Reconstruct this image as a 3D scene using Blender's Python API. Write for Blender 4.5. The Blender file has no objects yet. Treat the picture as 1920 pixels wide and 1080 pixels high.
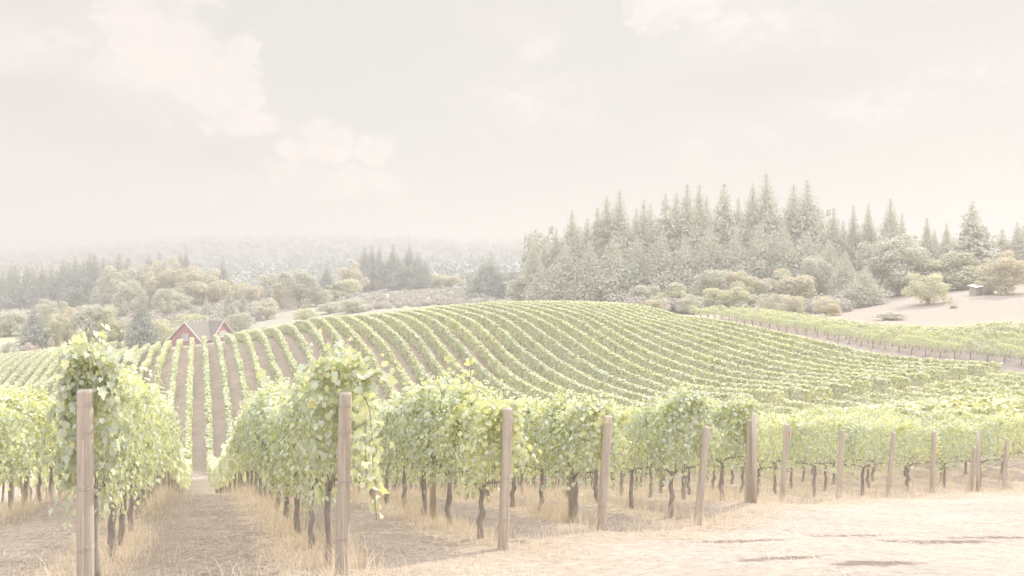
import bpy, math, random
import numpy as np

random.seed(7)
rng = np.random.default_rng(11)
sc = bpy.context.scene
col = sc.collection
F, HY = 1493.0, 470.0                      # focal length and horizon of the 1920 px wide picture
S, C = math.sin(math.radians(21.6)), math.cos(math.radians(21.6))   # vine rows run 21.6 degrees left of straight ahead

# ------------------------------------------------------------------ camera
cam = bpy.data.cameras.new("camera")
cam.sensor_width = 36.0
cam.lens = 36.0 * F / 1920.0
cam.shift_y = -(540.0 - HY) / 1920.0
cam.clip_start, cam.clip_end = 0.1, 12000
co = bpy.data.objects.new("camera", cam)
col.objects.link(co)
co.location = (0, 0, 0)
co.rotation_euler = (math.radians(90), 0, 0)
sc.camera = co

# ------------------------------------------------------------------ light and exposure
SUN_AZ, SUN_EL = 43.0, 38.0                # azimuth clockwise from straight ahead
SUN_STRENGTH = 4.3
ZENITH = 3.8                               # the bright veil overhead against the sky near the horizon
VEIL = 0.94
HAZE_DENSITY = 0.0012
EXPOSURE = 0.0
sc.view_settings.view_transform = 'Standard'
sc.view_settings.look = 'None'
sc.view_settings.exposure = EXPOSURE
sc.view_settings.gamma = 1.0
sc.view_settings.use_curve_mapping = False
sc.render.engine = 'CYCLES'
cy = sc.cycles
cy.use_denoising = True
cy.max_bounces = 8
cy.diffuse_bounces = 5
cy.glossy_bounces = 2
cy.transmission_bounces = 5
cy.volume_bounces = 1
cy.caustics_reflective = cy.caustics_refractive = False
cy.sample_clamp_indirect = 6

sl = bpy.data.lights.new("sun", 'SUN')
sl.energy = SUN_STRENGTH
sl.angle = math.radians(0.5)
sl.color = (1.0, 0.925, 0.74)
so = bpy.data.objects.new("sun", sl)
col.objects.link(so)
so.location = (60, 40, 80)
so.rotation_euler = (math.radians(90 - SUN_EL), 0, math.radians(180 - SUN_AZ))


class NT:
    """small helper to wire shader nodes"""
    def __init__(s, tree):
        s.t = tree

    def n(s, kind, **kw):
        x = s.t.nodes.new(kind)
        for k, v in kw.items():
            setattr(x, k, v)
        return x

    def put(s, sock, v):
        if isinstance(v, bpy.types.NodeSocket):
            s.t.links.new(v, sock)
        elif v is not None:
            sock.default_value = v

    def m(s, op, a, b=None, c=None, clamp=False):
        x = s.n('ShaderNodeMath', operation=op, use_clamp=clamp)
        s.put(x.inputs[0], a)
        if b is not None:
            s.put(x.inputs[1], b)
        if c is not None:
            s.put(x.inputs[2], c)
        return x.outputs[0]

    def mix(s, f, a, b, mode='MIX'):
        x = s.n('ShaderNodeMix', data_type='RGBA', blend_type=mode)
        s.put(x.inputs[0], f)
        s.put(x.inputs[6], a if isinstance(a, bpy.types.NodeSocket) else (*a, 1))
        s.put(x.inputs[7], b if isinstance(b, bpy.types.NodeSocket) else (*b, 1))
        return x.outputs[2]

    def noise(s, vec, scale, detail=4, rough=0.55, dist=0.0):
        x = s.n('ShaderNodeTexNoise')
        if vec is not None:
            s.put(x.inputs['Vector'], vec)
        x.inputs['Scale'].default_value = scale
        x.inputs['Detail'].default_value = detail
        x.inputs['Roughness'].default_value = rough
        x.inputs['Distortion'].default_value = dist
        return x.outputs['Fac']

    def ss(s, v, lo, hi):
        x = s.n('ShaderNodeMapRange', interpolation_type='SMOOTHSTEP')
        s.put(x.inputs[0], v)
        x.inputs[1].default_value, x.inputs[2].default_value = lo, hi
        return x.outputs[0]


def make_world():
    w = bpy.data.worlds.new("World")
    sc.world = w
    w.use_nodes = True
    t = w.node_tree
    t.nodes.clear()
    b = NT(t)
    STR = 0.1
    sky = b.n('ShaderNodeTexSky', sky_type='NISHITA', sun_disc=False)
    sky.sun_elevation = math.radians(SUN_EL)
    sky.sun_rotation = math.radians(SUN_AZ)
    sky.dust_density = 2.0
    sky.ozone_density = 1.0
    tc = b.n('ShaderNodeTexCoord')
    d = tc.outputs['Generated']
    sp = b.n('ShaderNodeSeparateXYZ')
    b.put(sp.inputs[0], d)
    x, y, z = sp.outputs
    az = b.m('ARCTAN2', x, y)
    el = b.m('ARCSINE', z)
    cmb = b.n('ShaderNodeCombineXYZ')
    b.put(cmb.inputs[0], az)
    b.put(cmb.inputs[1], b.m('MULTIPLY', el, 1.35))
    v = cmb.outputs[0]
    n1 = b.noise(v, 5.5, 9, 0.6, 0.3)
    n2 = b.noise(v, 3.2, 7, 0.55, 0.8)
    n3 = b.noise(v, 15.0, 8, 0.62, 0.3)
    n4 = b.noise(v, 42.0, 6, 0.6, 0.2)

    def blob(px, py, rx, ry, soft, amp=2.0):
        a0 = math.atan((px - 960) / F)
        e0 = math.atan((HY - py) / F * math.cos(a0))
        dx = b.m('MULTIPLY', b.m('SUBTRACT', az, a0), F / rx)
        dy = b.m('MULTIPLY', b.m('SUBTRACT', el, e0), F / ry)
        r = b.m('SQRT', b.m('ADD', b.m('MULTIPLY', dx, dx), b.m('MULTIPLY', dy, dy)))
        q = b.m('SUBTRACT', 1.0, r)
        q = b.m('ADD', q, b.m('MULTIPLY', b.m('SUBTRACT', n1, 0.5), amp))
        q = b.m('ADD', q, b.m('MULTIPLY', b.m('SUBTRACT', n3, 0.5), amp * 0.75))
        q = b.m('ADD', q, b.m('MULTIPLY', b.m('SUBTRACT', n4, 0.5), amp * 0.4))
        return b.ss(q, 0.0, soft)

    def union(items):
        r = items[0]
        for i in items[1:]:
            r = b.m('MAXIMUM', r, i)
        return r
    bright = union([blob(330, 60, 140, 150, 0.55, 2.4), blob(425, 150, 72, 105, 0.3, 1.7), blob(440, 230, 75, 30, 0.5, 1.8), blob(250, 150, 190, 120, 1.3),
                    blob(610, 262, 62, 50, 0.45, 1.8), blob(705, 275, 52, 40, 0.6), blob(560, 278, 45, 26, 0.6), blob(640, 340, 240, 75, 1.6),
                    blob(1020, 85, 80, 46, 1.0), blob(1010, 190, 210, 90, 1.6), blob(1260, 10, 105, 62, 0.4, 1.8), blob(1370, 60, 190, 60, 1.2),
                    blob(1370, 265, 150, 70, 1.6), blob(1820, 130, 130, 45, 1.5), blob(1640, 200, 240, 45, 1.5), blob(120, 80, 200, 90, 1.6)])
    greyc = union([blob(30, 10, 170, 120, 1.2, 0.5), blob(60, 180, 170, 90, 1.2, 0.5), blob(430, 300, 300, 70, 1.2, 0.5),
                   blob(1830, 10, 260, 90, 1.2, 0.5), blob(1480, 160, 420, 85, 1.2, 0.5), blob(200, 260, 300, 70, 1.2, 0.5)])
    wisps = b.ss(n2, 0.5, 0.75)
    base = (8.35, 7.95, 7.55)
    hot = (10.2, 9.15, 8.6)
    low = (8.7, 8.35, 8.0)
    grey = (8.2, 7.45, 7.0)
    c = b.mix(b.m('MULTIPLY', wisps, 0.65), base, hot)
    c = b.mix(b.m('MULTIPLY', greyc, 0.85), c, grey)
    mott = b.ss(b.m('ADD', b.m('MULTIPLY', n3, 0.6), b.m('MULTIPLY', n1, 0.4)), 0.33, 0.6)
    brt = b.m('MULTIPLY', bright, b.m('ADD', 0.12, b.m('MULTIPLY', mott, 0.88)), clamp=True)
    c = b.mix(brt, c, hot)
    c = b.mix(b.ss(el, 0.1, -0.02), c, low)
    up = b.ss(el, 0.36, 1.0)
    c = b.mix(up, c, (8.8 * ZENITH, 8.8 * ZENITH, 9.6 * ZENITH))
    c = b.mix(VEIL, sky.outputs[0], c)
    bg = b.n('ShaderNodeBackground')
    b.put(bg.inputs[0], c)
    bg.inputs[1].default_value = STR
    out = b.n('ShaderNodeOutputWorld')
    t.links.new(bg.outputs[0], out.inputs[0])


make_world()

# ------------------------------------------------------------------ terrain: heights fitted to the rows of the hill
def U(k):
    return 1.36 + 2.27 * k


ROWS = {1:[(422,720),(417,680),(410,640)],2:[(458,720),(451,680),(440.5,640),(424,627)],3:[(481,680),(468,640),(447,624)],
4:[(512,680),(499.5,640),(472,622)],5:[(568,715),(532,640),(501,617)],6:[(595.5,690),(570.5,640),(532,610.5)],
7:[(634.5,690),(604,640),(580,605),(559,603)],9:[(710,690),(676.7,640),(643,605),(610,595)],
11:[(782,680),(755.5,640),(715.5,605),(662,593)],13:[(852,678),(822,640),(779,600),(731,586.7)],
15:[(933,680),(895.5,640),(849,600.5),(811,586),(1015.6,734.6),(1075.6,754.4)],
17:[(1012,680),(968,644),(918,601),(877,586),(1097.8,726.7),(1206.7,758)],
19:[(1098,680),(1041,641),(984,602),(950,586.7),(1162,713),(1289,745.6)],
21:[(1147.8,662),(1084,620),(1051,601),(1018,587.8),(1200,690),(1297.8,723),(1461,735)],
23:[(1222,662),(1147.8,621),(1100,594.5),(1297.8,690),(1541,728)],25:[(1255.6,643),(1172,606.7),(1289,655.6),(1623,717)],
27:[(1177.8,594),(1242,613),(1297.8,631),(1709,710)],29:[(1264,603),(1297.8,612),(1790,697)],
-2:[(320,740)],-3:[(288,740),(297,680)],-4:[(262,740),(272,680),(284,655)]}
CTRL = []                                   # (px, D, depression)
for k, pts in ROWS.items():
    for px, py in pts:
        D = U(k) / (C * (px - 960) / F + S)
        CTRL.append((px, D, (py - HY) / F + 1.85 / D))


def gp(px, D, z):
    CTRL.append((px, D, -z / D))


for px, y in ((384, 680), (384, 655), (357, 680), (357, 655)):
    gp(px, 124 if y == 680 else 140, -(y - HY) / F * (124 if y == 680 else 140) - 1.85)
for px in (350, 395):
    gp(px, 87, -(852 - HY) / F * 87 - 1.85)
for px, y, D in ((96,787,139),(20,757,141),(60,757,141),(113,755,142),(110,697,167),(116,716,157),(50,740,152)):
    gp(px, D, -(y - HY) / F * D - 0.3)
for px, y, D in ((0,664,205),(130,650,200),(250,641,190),(330,640,165),(-150,680,200)):
    gp(px, D, -(y - HY) / F * D - 1.85)
for px, y, D in ((900,571,138),(1042,568,136),(1100,570,136),(1200,580,135),(1280,594,130),(1000,569,137)):
    gp(px, D, -(y - HY) / F * D - 1.85)
for px, y, D in ((1440,618,122),(1520,630,113.5),(1650,655,102),(1800,673,91.5),(1900,684,85.5),(1360,604,132),(1300,597,141)):
    gp(px, D, -(y - HY) / F * D)
for px, y, D in ((1460,623,109),(1550,644,100.5),(1640,664,93.5),(1800,679,83)):
    gp(px, D, -(y - HY) / F * D - 1.85)
POSTS = [(-1,160,1110,160,730),(0,641,1083,648,735),(1,943,1031,952,765),(2,1127,992,1140,780),(3,1308,982,1325,800),(4,1403,942,1407,786),
         (5,1466,946,1476,795),(6,1572,933,1580,806),(7,1665,934,1676,810),(8,1748,926,1751,808),(9,1820,921,1828,838),(10,1882,918,1889,822)]
for k, px, py, tx, ty in POSTS:
    D = U(k) / (C * (px - 960) / F + S)
    gp(px, D, -(py - HY) / F * D)
for px, y, D in ((60,945,16.6),(1700,1060,8.2),(1400,1050,9.0),(1900,990,14.0),(1900,935,21.0),(2100,930,17.0),(1100,1070,9.2),(370,1075,8.4),(370,935,40.0),(372,900,76.0)):
    gp(px, D, -(y - HY) / F * D)
for px in (100, 700, 1200, 1700):
    gp(px, 4.5, -1.05 - 0.278 * 4.5)
    gp(px, 2.0, -1.05 - 0.278 * 2.0)
for px, D, z in ((700,35,-10.9),(960,35,-10.6),(1200,35,-10.1),(1500,38,-9.8),(1800,40,-9.4),(700,60,-17.6),(960,60,-16.9),(1200,60,-16.0),(1500,58,-14.4),(1800,58,-13.2),
                 (100,60,-19.0),(-200,60,-19.5),(100,100,-25.5),(-200,110,-27.5),(2200,60,-12.4),(2200,100,-12.5),
                 (380,215,-26.2),(480,200,-21.6),(300,250,-28.4),(300,300,-30),(60,300,-31),(-200,320,-33),(100,420,-36),(-200,450,-40),(500,350,-26),(735,450,-22.5),(800,330,-21),(800,245,-18.0),
                 (910,330,-21.5),(640,260,-21.5),(1100,180,-14.5),(1100,290,-20),(1350,200,-16),(1350,280,-17.5),(1550,215,-16.5),(1650,160,-13.9),(1700,205,-13.2),(1850,160,-12.6),(1900,215,-10.2),(1860,190,-11.2),
                 (1700,280,-13),(1950,280,-9),(2250,230,-9),(1650,114,-12.45),(1800,103,-11.6),(1900,96,-10.4),(1900,115,-10.2),(1800,125,-11.8),(1650,130,-12.9),(1450,150,-12.9),
                 (1300,600,-16),(1900,600,-8),(600,700,-26),(200,800,-34),(1000,700,-22),(-200,900,-36),
                 (0,1500,-19),(330,1500,9),(620,1500,13),(960,1500,5),(1400,1500,12),(1900,1500,16),
                 (0,2600,-30),(330,2600,14),(620,2600,22),(960,2600,6),(1900,2600,20),(600,1100,-14),(200,1150,-22),(960,1100,-10)):
    gp(px, D, z)
CTRL = np.array(CTRL)
LK = 0.75


def warp(X, Y):
    th = np.arctan2(X, Y)
    th = np.clip(th, -0.78, 0.78)
    R = np.sqrt(X * X + Y * Y) + 1e-6
    return th, np.log(np.maximum(R, 0.5)) * LK, R


_cx = (CTRL[:, 0] - 960) / F * CTRL[:, 1]
_th, _lr, _R = warp(_cx, CTRL[:, 1])
_w = CTRL[:, 2] * CTRL[:, 1] / _R            # depression per plan distance


def _tps(r2):
    return np.where(r2 > 1e-14, 0.5 * r2 * np.log(np.maximum(r2, 1e-14)), 0.0)


_n = len(_th)
_A = np.zeros((_n + 3, _n + 3))
_A[:_n, :_n] = _tps((_th[:, None] - _th[None]) ** 2 + (_lr[:, None] - _lr[None]) ** 2) + np.eye(_n) * 2e-5
_A[:_n, _n:] = np.c_[np.ones(_n), _th, _lr]
_A[_n:, :_n] = _A[:_n, _n:].T
_sol = np.linalg.solve(_A, np.r_[_w, 0, 0, 0])


def ground_z(X, Y):
    X, Y = np.broadcast_arrays(np.asarray(X, float), np.asarray(Y, float))
    shp = X.shape
    X, Y = X.ravel(), Y.ravel()
    th, lr, R = warp(X, Y)
    out = np.empty(len(X))
    for i in range(0, len(X), 20000):
        s = slice(i, i + 20000)
        r2 = (th[s, None] - _th[None]) ** 2 + (lr[s, None] - _lr[None]) ** 2
        w = _tps(r2) @ _sol[:_n] + _sol[_n] + _sol[_n + 1] * th[s] + _sol[_n + 2] * lr[s]
        out[s] = -w * R[s]
    near = np.minimum(-1.05 - 0.278 * Y + 0.02 * X, -1.05)
    t = np.clip((np.sqrt(X * X + Y * Y) - 2.0) / 3.0, 0, 1)
    out = near * (1 - t) + out * t
    return out.reshape(shp)


def gz(x, y):
    return float(ground_z([x], [y])[0])


def at(px, D):
    x = (px - 960) / F * D
    return x, D, gz(x, D)


def uv(u, v):
    return C * u - S * v, S * u + C * v


# ------------------------------------------------------------------ object helpers
def tag(o, label=None, cat=None, group=None, kind=None):
    if label:
        o['label'] = label
    if cat:
        o['category'] = cat
    if group:
        o['group'] = group
    if kind:
        o['kind'] = kind
    return o


def root(name, loc, rz=0.0, scale=None):
    o = bpy.data.objects.new(name, None)
    col.objects.link(o)
    o.location = loc
    o.rotation_euler = (0, 0, rz)
    if scale:
        o.scale = scale
    return o


def link(name, me, parent=None):
    o = bpy.data.objects.new(name, me)
    col.objects.link(o)
    if parent:
        o.parent = parent
    return o


def mesh_np(name, V, tris=None, quads=None, mats=(), midx=None, tint=None, smooth=False, colors=None):
    me = bpy.data.meshes.new(name)
    V = np.asarray(V, np.float32)
    parts, sizes = [], []
    if tris is not None and len(tris):
        parts.append(np.asarray(tris, np.int32).ravel())
        sizes.append(np.full(len(tris), 3, np.int32))
    if quads is not None and len(quads):
        parts.append(np.asarray(quads, np.int32).ravel())
        sizes.append(np.full(len(quads), 4, np.int32))
    loops, sizes = np.concatenate(parts), np.concatenate(sizes)
    me.vertices.add(len(V))
    me.vertices.foreach_set('co', V.ravel())
    me.loops.add(len(loops))
    me.loops.foreach_set('vertex_index', loops)
    me.polygons.add(len(sizes))
    me.polygons.foreach_set('loop_start', np.r_[0, np.cumsum(sizes)[:-1]].astype(np.int32))
    for m in mats:
        me.materials.append(m)
    if midx is not None:
        me.polygons.foreach_set('material_index', np.asarray(midx, np.int32))
    if tint is not None:
        a = me.attributes.new('tint', 'FLOAT', 'POINT')
        a.data.foreach_set('value', np.asarray(tint, np.float32))
    if colors is not None:
        a = me.color_attributes.new('zone', 'FLOAT_COLOR', 'POINT')
        a.data.foreach_set('color', np.c_[colors, np.ones(len(colors))].astype(np.float32).ravel())
    me.update(calc_edges=True)
    if smooth:
        me.polygons.foreach_set('use_smooth', np.ones(len(sizes), bool))
    me.validate()
    return me


class MB:
    """collects hard-surface pieces into one mesh"""
    def __init__(s):
        s.v, s.f = [], []

    def poly(s, pts, faces):
        o = len(s.v)
        s.v += [tuple(p) for p in pts]
        s.f += [tuple(i + o for i in f) for f in faces]

    def box(s, c, size, rz=0.0):
        cx_, cy_, cz_ = c
        hx, hy, hz = size[0] / 2, size[1] / 2, size[2] / 2
        ca, sa = math.cos(rz), math.sin(rz)
        P = []
        for dz in (-hz, hz):
            for dx, dy in ((-hx, -hy), (hx, -hy), (hx, hy), (-hx, hy)):
                P.append((cx_ + dx * ca - dy * sa, cy_ + dx * sa + dy * ca, cz_ + dz))
        s.poly(P, [(3, 2, 1, 0), (4, 5, 6, 7), (0, 1, 5, 4), (1, 2, 6, 5), (2, 3, 7, 6), (3, 0, 4, 7)])

    def tube(s, pts, rad, n=8, cap=True, wob=0.0):
        pts = [np.array(p, float) for p in pts]
        rad = [rad] * len(pts) if np.isscalar(rad) else rad
        o = len(s.v)
        for i, p in enumerate(pts):
            t = pts[min(i + 1, len(pts) - 1)] - pts[max(i - 1, 0)]
            t /= np.linalg.norm(t) + 1e-9
            a = np.array((1.0, 0, 0)) if abs(t[0]) < 0.8 else np.array((0, 1.0, 0))
            e1 = np.cross(t, a); e1 /= np.linalg.norm(e1)
            e2 = np.cross(t, e1)
            for j in range(n):
                an = 2 * math.pi * j / n
                r = rad[i] * (1 + (wob * (rng.random() - 0.5) if wob else 0))
                s.v.append(tuple(p + e1 * r * math.cos(an) + e2 * r * math.sin(an)))
        for i in range(len(pts) - 1):
            for j in range(n):
                a, b = o + i * n + j, o + i * n + (j + 1) % n
                s.f.append((a, b, b + n, a + n))
        if cap:
            s.f.append(tuple(o + j for j in range(n))[::-1])
            s.f.append(tuple(o + (len(pts) - 1) * n + j for j in range(n)))

    def mesh(s, name, mat, smooth=False):
        me = bpy.data.meshes.new(name)
        me.from_pydata(s.v, [], s.f)
        if mat:
            me.materials.append(mat)
        if smooth:
            for p in me.polygons:
                p.use_smooth = True
        me.update()
        return me

    def build(s, name, mat, parent=None, smooth=False):
        return link(name, s.mesh(name, mat, smooth), parent)


def frames(nrm, tip):
    """rotation matrices whose z is nrm and y follows tip"""
    z = nrm / (np.linalg.norm(nrm, axis=1, keepdims=True) + 1e-9)
    y = tip - z * np.sum(tip * z, 1, keepdims=True)
    y /= np.linalg.norm(y, axis=1, keepdims=True) + 1e-9
    x = np.cross(y, z)
    return np.stack([x, y, z], axis=2)


def scatter(tv, tf, pos, nrm, tip, size):
    """place a leaf template many times; size may be (N,) or (N,3)"""
    N = len(pos)
    R = frames(nrm, tip)
    sz = np.asarray(size, float)
    sz = np.repeat(sz[:, None], 3, 1) if sz.ndim == 1 else sz
    V = np.einsum('nij,nkj->nki', R, tv[None] * sz[:, None, :]) + pos[:, None, :]
    Fc = tf[None] + (np.arange(N) * len(tv))[:, None, None]
    return V.reshape(-1, 3), Fc.reshape(-1, tf.shape[1])


# leaf templates (unit size, stalk end at the origin, blade along +y)
_o = [(0, 0.02), (0.30, -0.10), (0.52, 0.14), (0.40, 0.36), (0.62, 0.60), (0.32, 0.66), (0.20, 0.86), (0, 1.05)]
_o = _o + [(-x, y) for x, y in _o[-2:0:-1]]
_c = (0, 0.42)
LEAF_V = np.array([(x, y, 0.30 * abs(x) - 0.22 * (y - 0.4) ** 2) for x, y in [_c] + _o], float)
LEAF_V[:, 1] -= 0.1
LEAF_F = np.array([(0, i, i + 1) for i in range(1, len(_o))] + [(0, len(_o), 1)])
MID_V = np.array([(0, 0, 0), (0.5, 0.25, 0.12), (0.42, 0.75, 0.1), (0, 1.0, -0.1), (-0.42, 0.75, 0.1), (-0.5, 0.25, 0.12)], float)
MID_F = np.array([(0, 1, 2, 3), (0, 3, 4, 5)])
QUAD_V = np.array([(0, -0.1, 0), (0.5, 0.45, 0.06), (0, 1.0, 0), (-0.5, 0.4, -0.06)], float)
QUAD_F = np.array([(0, 1, 2, 3)])


def unit(n):
    v = rng.normal(size=(n, 3))
    return v / np.linalg.norm(v, axis=1, keepdims=True)


# ------------------------------------------------------------------ materials
def mat(name):
    m = bpy.data.materials.new(name)
    m.use_nodes = True
    m.node_tree.nodes.clear()
    return m, NT(m.node_tree)


def finish(m, b, shader, disp=None):
    o = b.n('ShaderNodeOutputMaterial')
    m.node_tree.links.new(shader, o.inputs['Surface'])
    return m


def bsdf(b, color, rough=0.8, spec=0.2, bump=None):
    p = b.n('ShaderNodeBsdfPrincipled')
    b.put(p.inputs['Base Color'], color if isinstance(color, bpy.types.NodeSocket) else (*color, 1))
    p.inputs['Roughness'].default_value = rough
    p.inputs['Specular IOR Level'].default_value = spec
    if bump is not None:
        b.put(p.inputs['Normal'], bump)
    return p.outputs[0]


def leafy(name, dark, mid, light, trans=0.35, rough=0.55, spec=0.25, transcol=None, nscale=0.35):
    m, b = mat(name)
    at_ = b.n('ShaderNodeAttribute', attribute_name='tint')
    oi = b.n('ShaderNodeObjectInfo')
    geo = b.n('ShaderNodeNewGeometry')
    n = b.noise(geo.outputs['Position'], nscale, 3)
    v = b.m('ADD', at_.outputs['Fac'], b.m('MULTIPLY', b.m('SUBTRACT', oi.outputs['Random'], 0.5), 0.25))
    v = b.m('ADD', v, b.m('MULTIPLY', b.m('SUBTRACT', n, 0.5), 0.5))
    r = b.n('ShaderNodeValToRGB')
    b.put(r.inputs[0], v)
    e = r.color_ramp.elements
    e[0].position, e[0].color = 0.05, (*dark, 1)
    e[1].position, e[1].color = 0.98, (*light, 1)
    k = e.new(0.5)
    k.color = (*mid, 1)
    s1 = bsdf(b, r.outputs[0], rough, spec)
    t = b.n('ShaderNodeBsdfTranslucent')
    tc = b.mix(1.0, r.outputs[0], transcol, 'MULTIPLY') if transcol else r.outputs[0]
    b.put(t.inputs[0], tc)
    mx = b.n('ShaderNodeMixShader')
    mx.inputs[0].default_value = trans
    m.node_tree.links.new(s1, mx.inputs[1])
    m.node_tree.links.new(t.outputs[0], mx.inputs[2])
    return finish(m, b, mx.outputs[0])


def noisy(name, c1, c2, scale, rough=0.85, spec=0.15, detail=6, stretch=None, bump=0.0, bscale=None):
    m, b = mat(name)
    tc = b.n('ShaderNodeTexCoord')
    v = tc.outputs['Object']
    if stretch:
        mp = b.n('ShaderNodeMapping')
        b.put(mp.inputs[0], v)
        mp.inputs['Scale'].default_value = stretch
        v = mp.outputs[0]
    n = b.noise(v, scale, detail, 0.6)
    c = b.mix(b.ss(n, 0.3, 0.7), c1, c2)
    bn = None
    if bump:
        bp = b.n('ShaderNodeBump')
        bp.inputs['Strength'].default_value = bump
        bp.inputs['Distance'].default_value = 0.02
        b.put(bp.inputs['Height'], b.noise(v, bscale or scale * 2, 6))
        bn = bp.outputs[0]
    return finish(m, b, bsdf(b, c, rough, spec, bn))


M = {}
M['vine'] = leafy('vine_leaves', (0.57, 0.605, 0.54), (0.64, 0.69, 0.585), (0.80, 0.80, 0.48), 0.36, 0.6, 0.12, (1.0, 0.97, 0.58))
M['hill_vine'] = leafy('hill_vine_leaves', (0.58, 0.605, 0.53), (0.645, 0.675, 0.55), (0.76, 0.76, 0.48), 0.34, 0.7, 0.08, (1.0, 0.97, 0.58), 0.12)
M['fir'] = leafy('fir_needles', (0.575, 0.575, 0.505), (0.60, 0.60, 0.515), (0.63, 0.625, 0.52), 0.15, 0.8, 0.05, (1.0, 0.97, 0.75), 0.05)
M['oak'] = leafy('broadleaf_foliage', (0.54, 0.55, 0.51), (0.62, 0.62, 0.55), (0.70, 0.68, 0.57), 0.3, 0.75, 0.08, (1.0, 0.95, 0.65), 0.05)
M['gold'] = leafy('golden_foliage', (0.60, 0.58, 0.52), (0.68, 0.65, 0.55), (0.76, 0.71, 0.56), 0.35, 0.75, 0.08, (1.0, 0.93, 0.6), 0.05)
M['lime'] = leafy('lime_foliage', (0.60, 0.61, 0.53), (0.68, 0.68, 0.55), (0.76, 0.74, 0.55), 0.35, 0.75, 0.08, (1.0, 0.97, 0.6), 0.05)
M['far'] = leafy('far_forest', (0.48, 0.495, 0.47), (0.51, 0.525, 0.49), (0.55, 0.56, 0.505), 0.1, 0.9, 0.0, None, 0.01)
M['dark'] = leafy('dark_needles', (0.40, 0.41, 0.385), (0.43, 0.44, 0.405), (0.47, 0.475, 0.42), 0.1, 0.9, 0.0, None, 0.05)
M['red'] = leafy('reddish_foliage', (0.58, 0.50, 0.49), (0.66, 0.55, 0.52), (0.74, 0.64, 0.56), 0.25, 0.75, 0.08, None, 0.05)
M['bark'] = noisy('vine_bark', (0.30, 0.27, 0.26), (0.46, 0.41, 0.38), 18, 0.9, 0.1, 6, (1, 1, 0.25), 0.6)
M['trunk'] = noisy('tree_bark', (0.36, 0.33, 0.31), (0.50, 0.46, 0.42), 4, 0.9, 0.1, 5, (1, 1, 0.2), 0.4)
def post_material():
    m, b = mat('weathered_post_wood')
    tc = b.n('ShaderNodeTexCoord')
    oi = b.n('ShaderNodeObjectInfo')
    mp = b.n('ShaderNodeMapping')
    b.put(mp.inputs[0], tc.outputs['Object'])
    mp.inputs['Scale'].default_value = (1, 1, 0.05)
    off = b.n('ShaderNodeVectorMath', operation='ADD')
    b.put(off.inputs[0], mp.outputs[0])
    cm = b.n('ShaderNodeCombineXYZ')
    b.put(cm.inputs[2], b.m('MULTIPLY', oi.outputs['Random'], 40))
    b.put(off.inputs[1], cm.outputs[0])
    v = off.outputs[0]
    g1, g2, g3 = b.noise(v, 55, 6, 0.65), b.noise(v, 16, 5, 0.6), b.noise(tc.outputs['Object'], 3.5, 5, 0.6)
    c = b.mix(b.ss(g2, 0.3, 0.7), (0.46, 0.40, 0.335), (0.60, 0.53, 0.45))
    c = b.mix(b.m('MULTIPLY', b.ss(g1, 0.55, 0.72), 0.6), c, (0.29, 0.25, 0.23))
    c = b.mix(b.m('MULTIPLY', b.ss(g3, 0.5, 0.75), 0.5), c, (0.50, 0.47, 0.43))
    bp = b.n('ShaderNodeBump')
    bp.inputs['Strength'].default_value = 0.8
    bp.inputs['Distance'].default_value = 0.012
    b.put(bp.inputs['Height'], b.m('ADD', g1, g2))
    return finish(m, b, bsdf(b, c, 0.9, 0.1, bp.outputs[0]))


M['post'] = post_material()
M['wire'] = noisy('rusty_wire', (0.45, 0.40, 0.38), (0.62, 0.56, 0.52), 40, 0.5, 0.4)
M['twine'] = noisy('pale_twine', (0.62, 0.58, 0.53), (0.78, 0.73, 0.67), 60, 0.8, 0.1)
M['straw'] = leafy('dry_straw', (0.64, 0.54, 0.44), (0.77, 0.67, 0.54), (0.87, 0.78, 0.64), 0.4, 0.8, 0.1, None, 0.8)
M['litter'] = leafy('straw_litter', (0.36, 0.30, 0.25), (0.50, 0.42, 0.34), (0.64, 0.55, 0.44), 0.15, 0.85, 0.1, None, 0.8)
M['brush'] = leafy('dry_brush', (0.46, 0.43, 0.40), (0.54, 0.50, 0.45), (0.62, 0.57, 0.49), 0.2, 0.8, 0.1, None, 0.05)


def ground_material():
    m, b = mat('ground')
    a = b.n('ShaderNodeVertexColor', layer_name='zone')
    geo = b.n('ShaderNodeNewGeometry')
    p = geo.outputs['Position']
    n1 = b.noise(p, 0.55, 8, 0.65)
    n2 = b.noise(p, 7.0, 8, 0.7, 0.4)
    mp = b.n('ShaderNodeMapping')
    b.put(mp.inputs[0], p)
    mp.inputs['Rotation'].default_value = (0, 0, math.radians(-8))
    mp.inputs['Scale'].default_value = (0.5, 3.0, 1)
    n3 = b.noise(mp.outputs[0], 2.2, 8, 0.68, 0.5)
    f = b.m('ADD', b.m('MULTIPLY', b.m('SUBTRACT', n1, 0.5), 0.55), b.m('MULTIPLY', b.m('SUBTRACT', n2, 0.5), 1.1))
    f = b.m('ADD', f, b.m('MULTIPLY', b.m('SUBTRACT', n3, 0.5), 0.55))
    f = b.m('ADD', f, 1.03)
    n4 = b.noise(p, 28.0, 5, 0.7)
    f = b.m('SUBTRACT', f, b.m('MULTIPLY', b.ss(n4, 0.56, 0.7), 0.4))
    cmb = b.n('ShaderNodeCombineXYZ')
    for i in range(3):
        b.put(cmb.inputs[i], f)
    c = b.mix(1.0, a.outputs[0], cmb.outputs[0], 'MULTIPLY')
    bp = b.n('ShaderNodeBump')
    bp.inputs['Strength'].default_value = 0.7
    bp.inputs['Distance'].default_value = 0.06
    b.put(bp.inputs['Height'], b.m('ADD', n2, b.m('MULTIPLY', n3, 0.7)))
    return finish(m, b, bsdf(b, c, 0.95, 0.05, bp.outputs[0]))


M['ground'] = ground_material()


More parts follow.
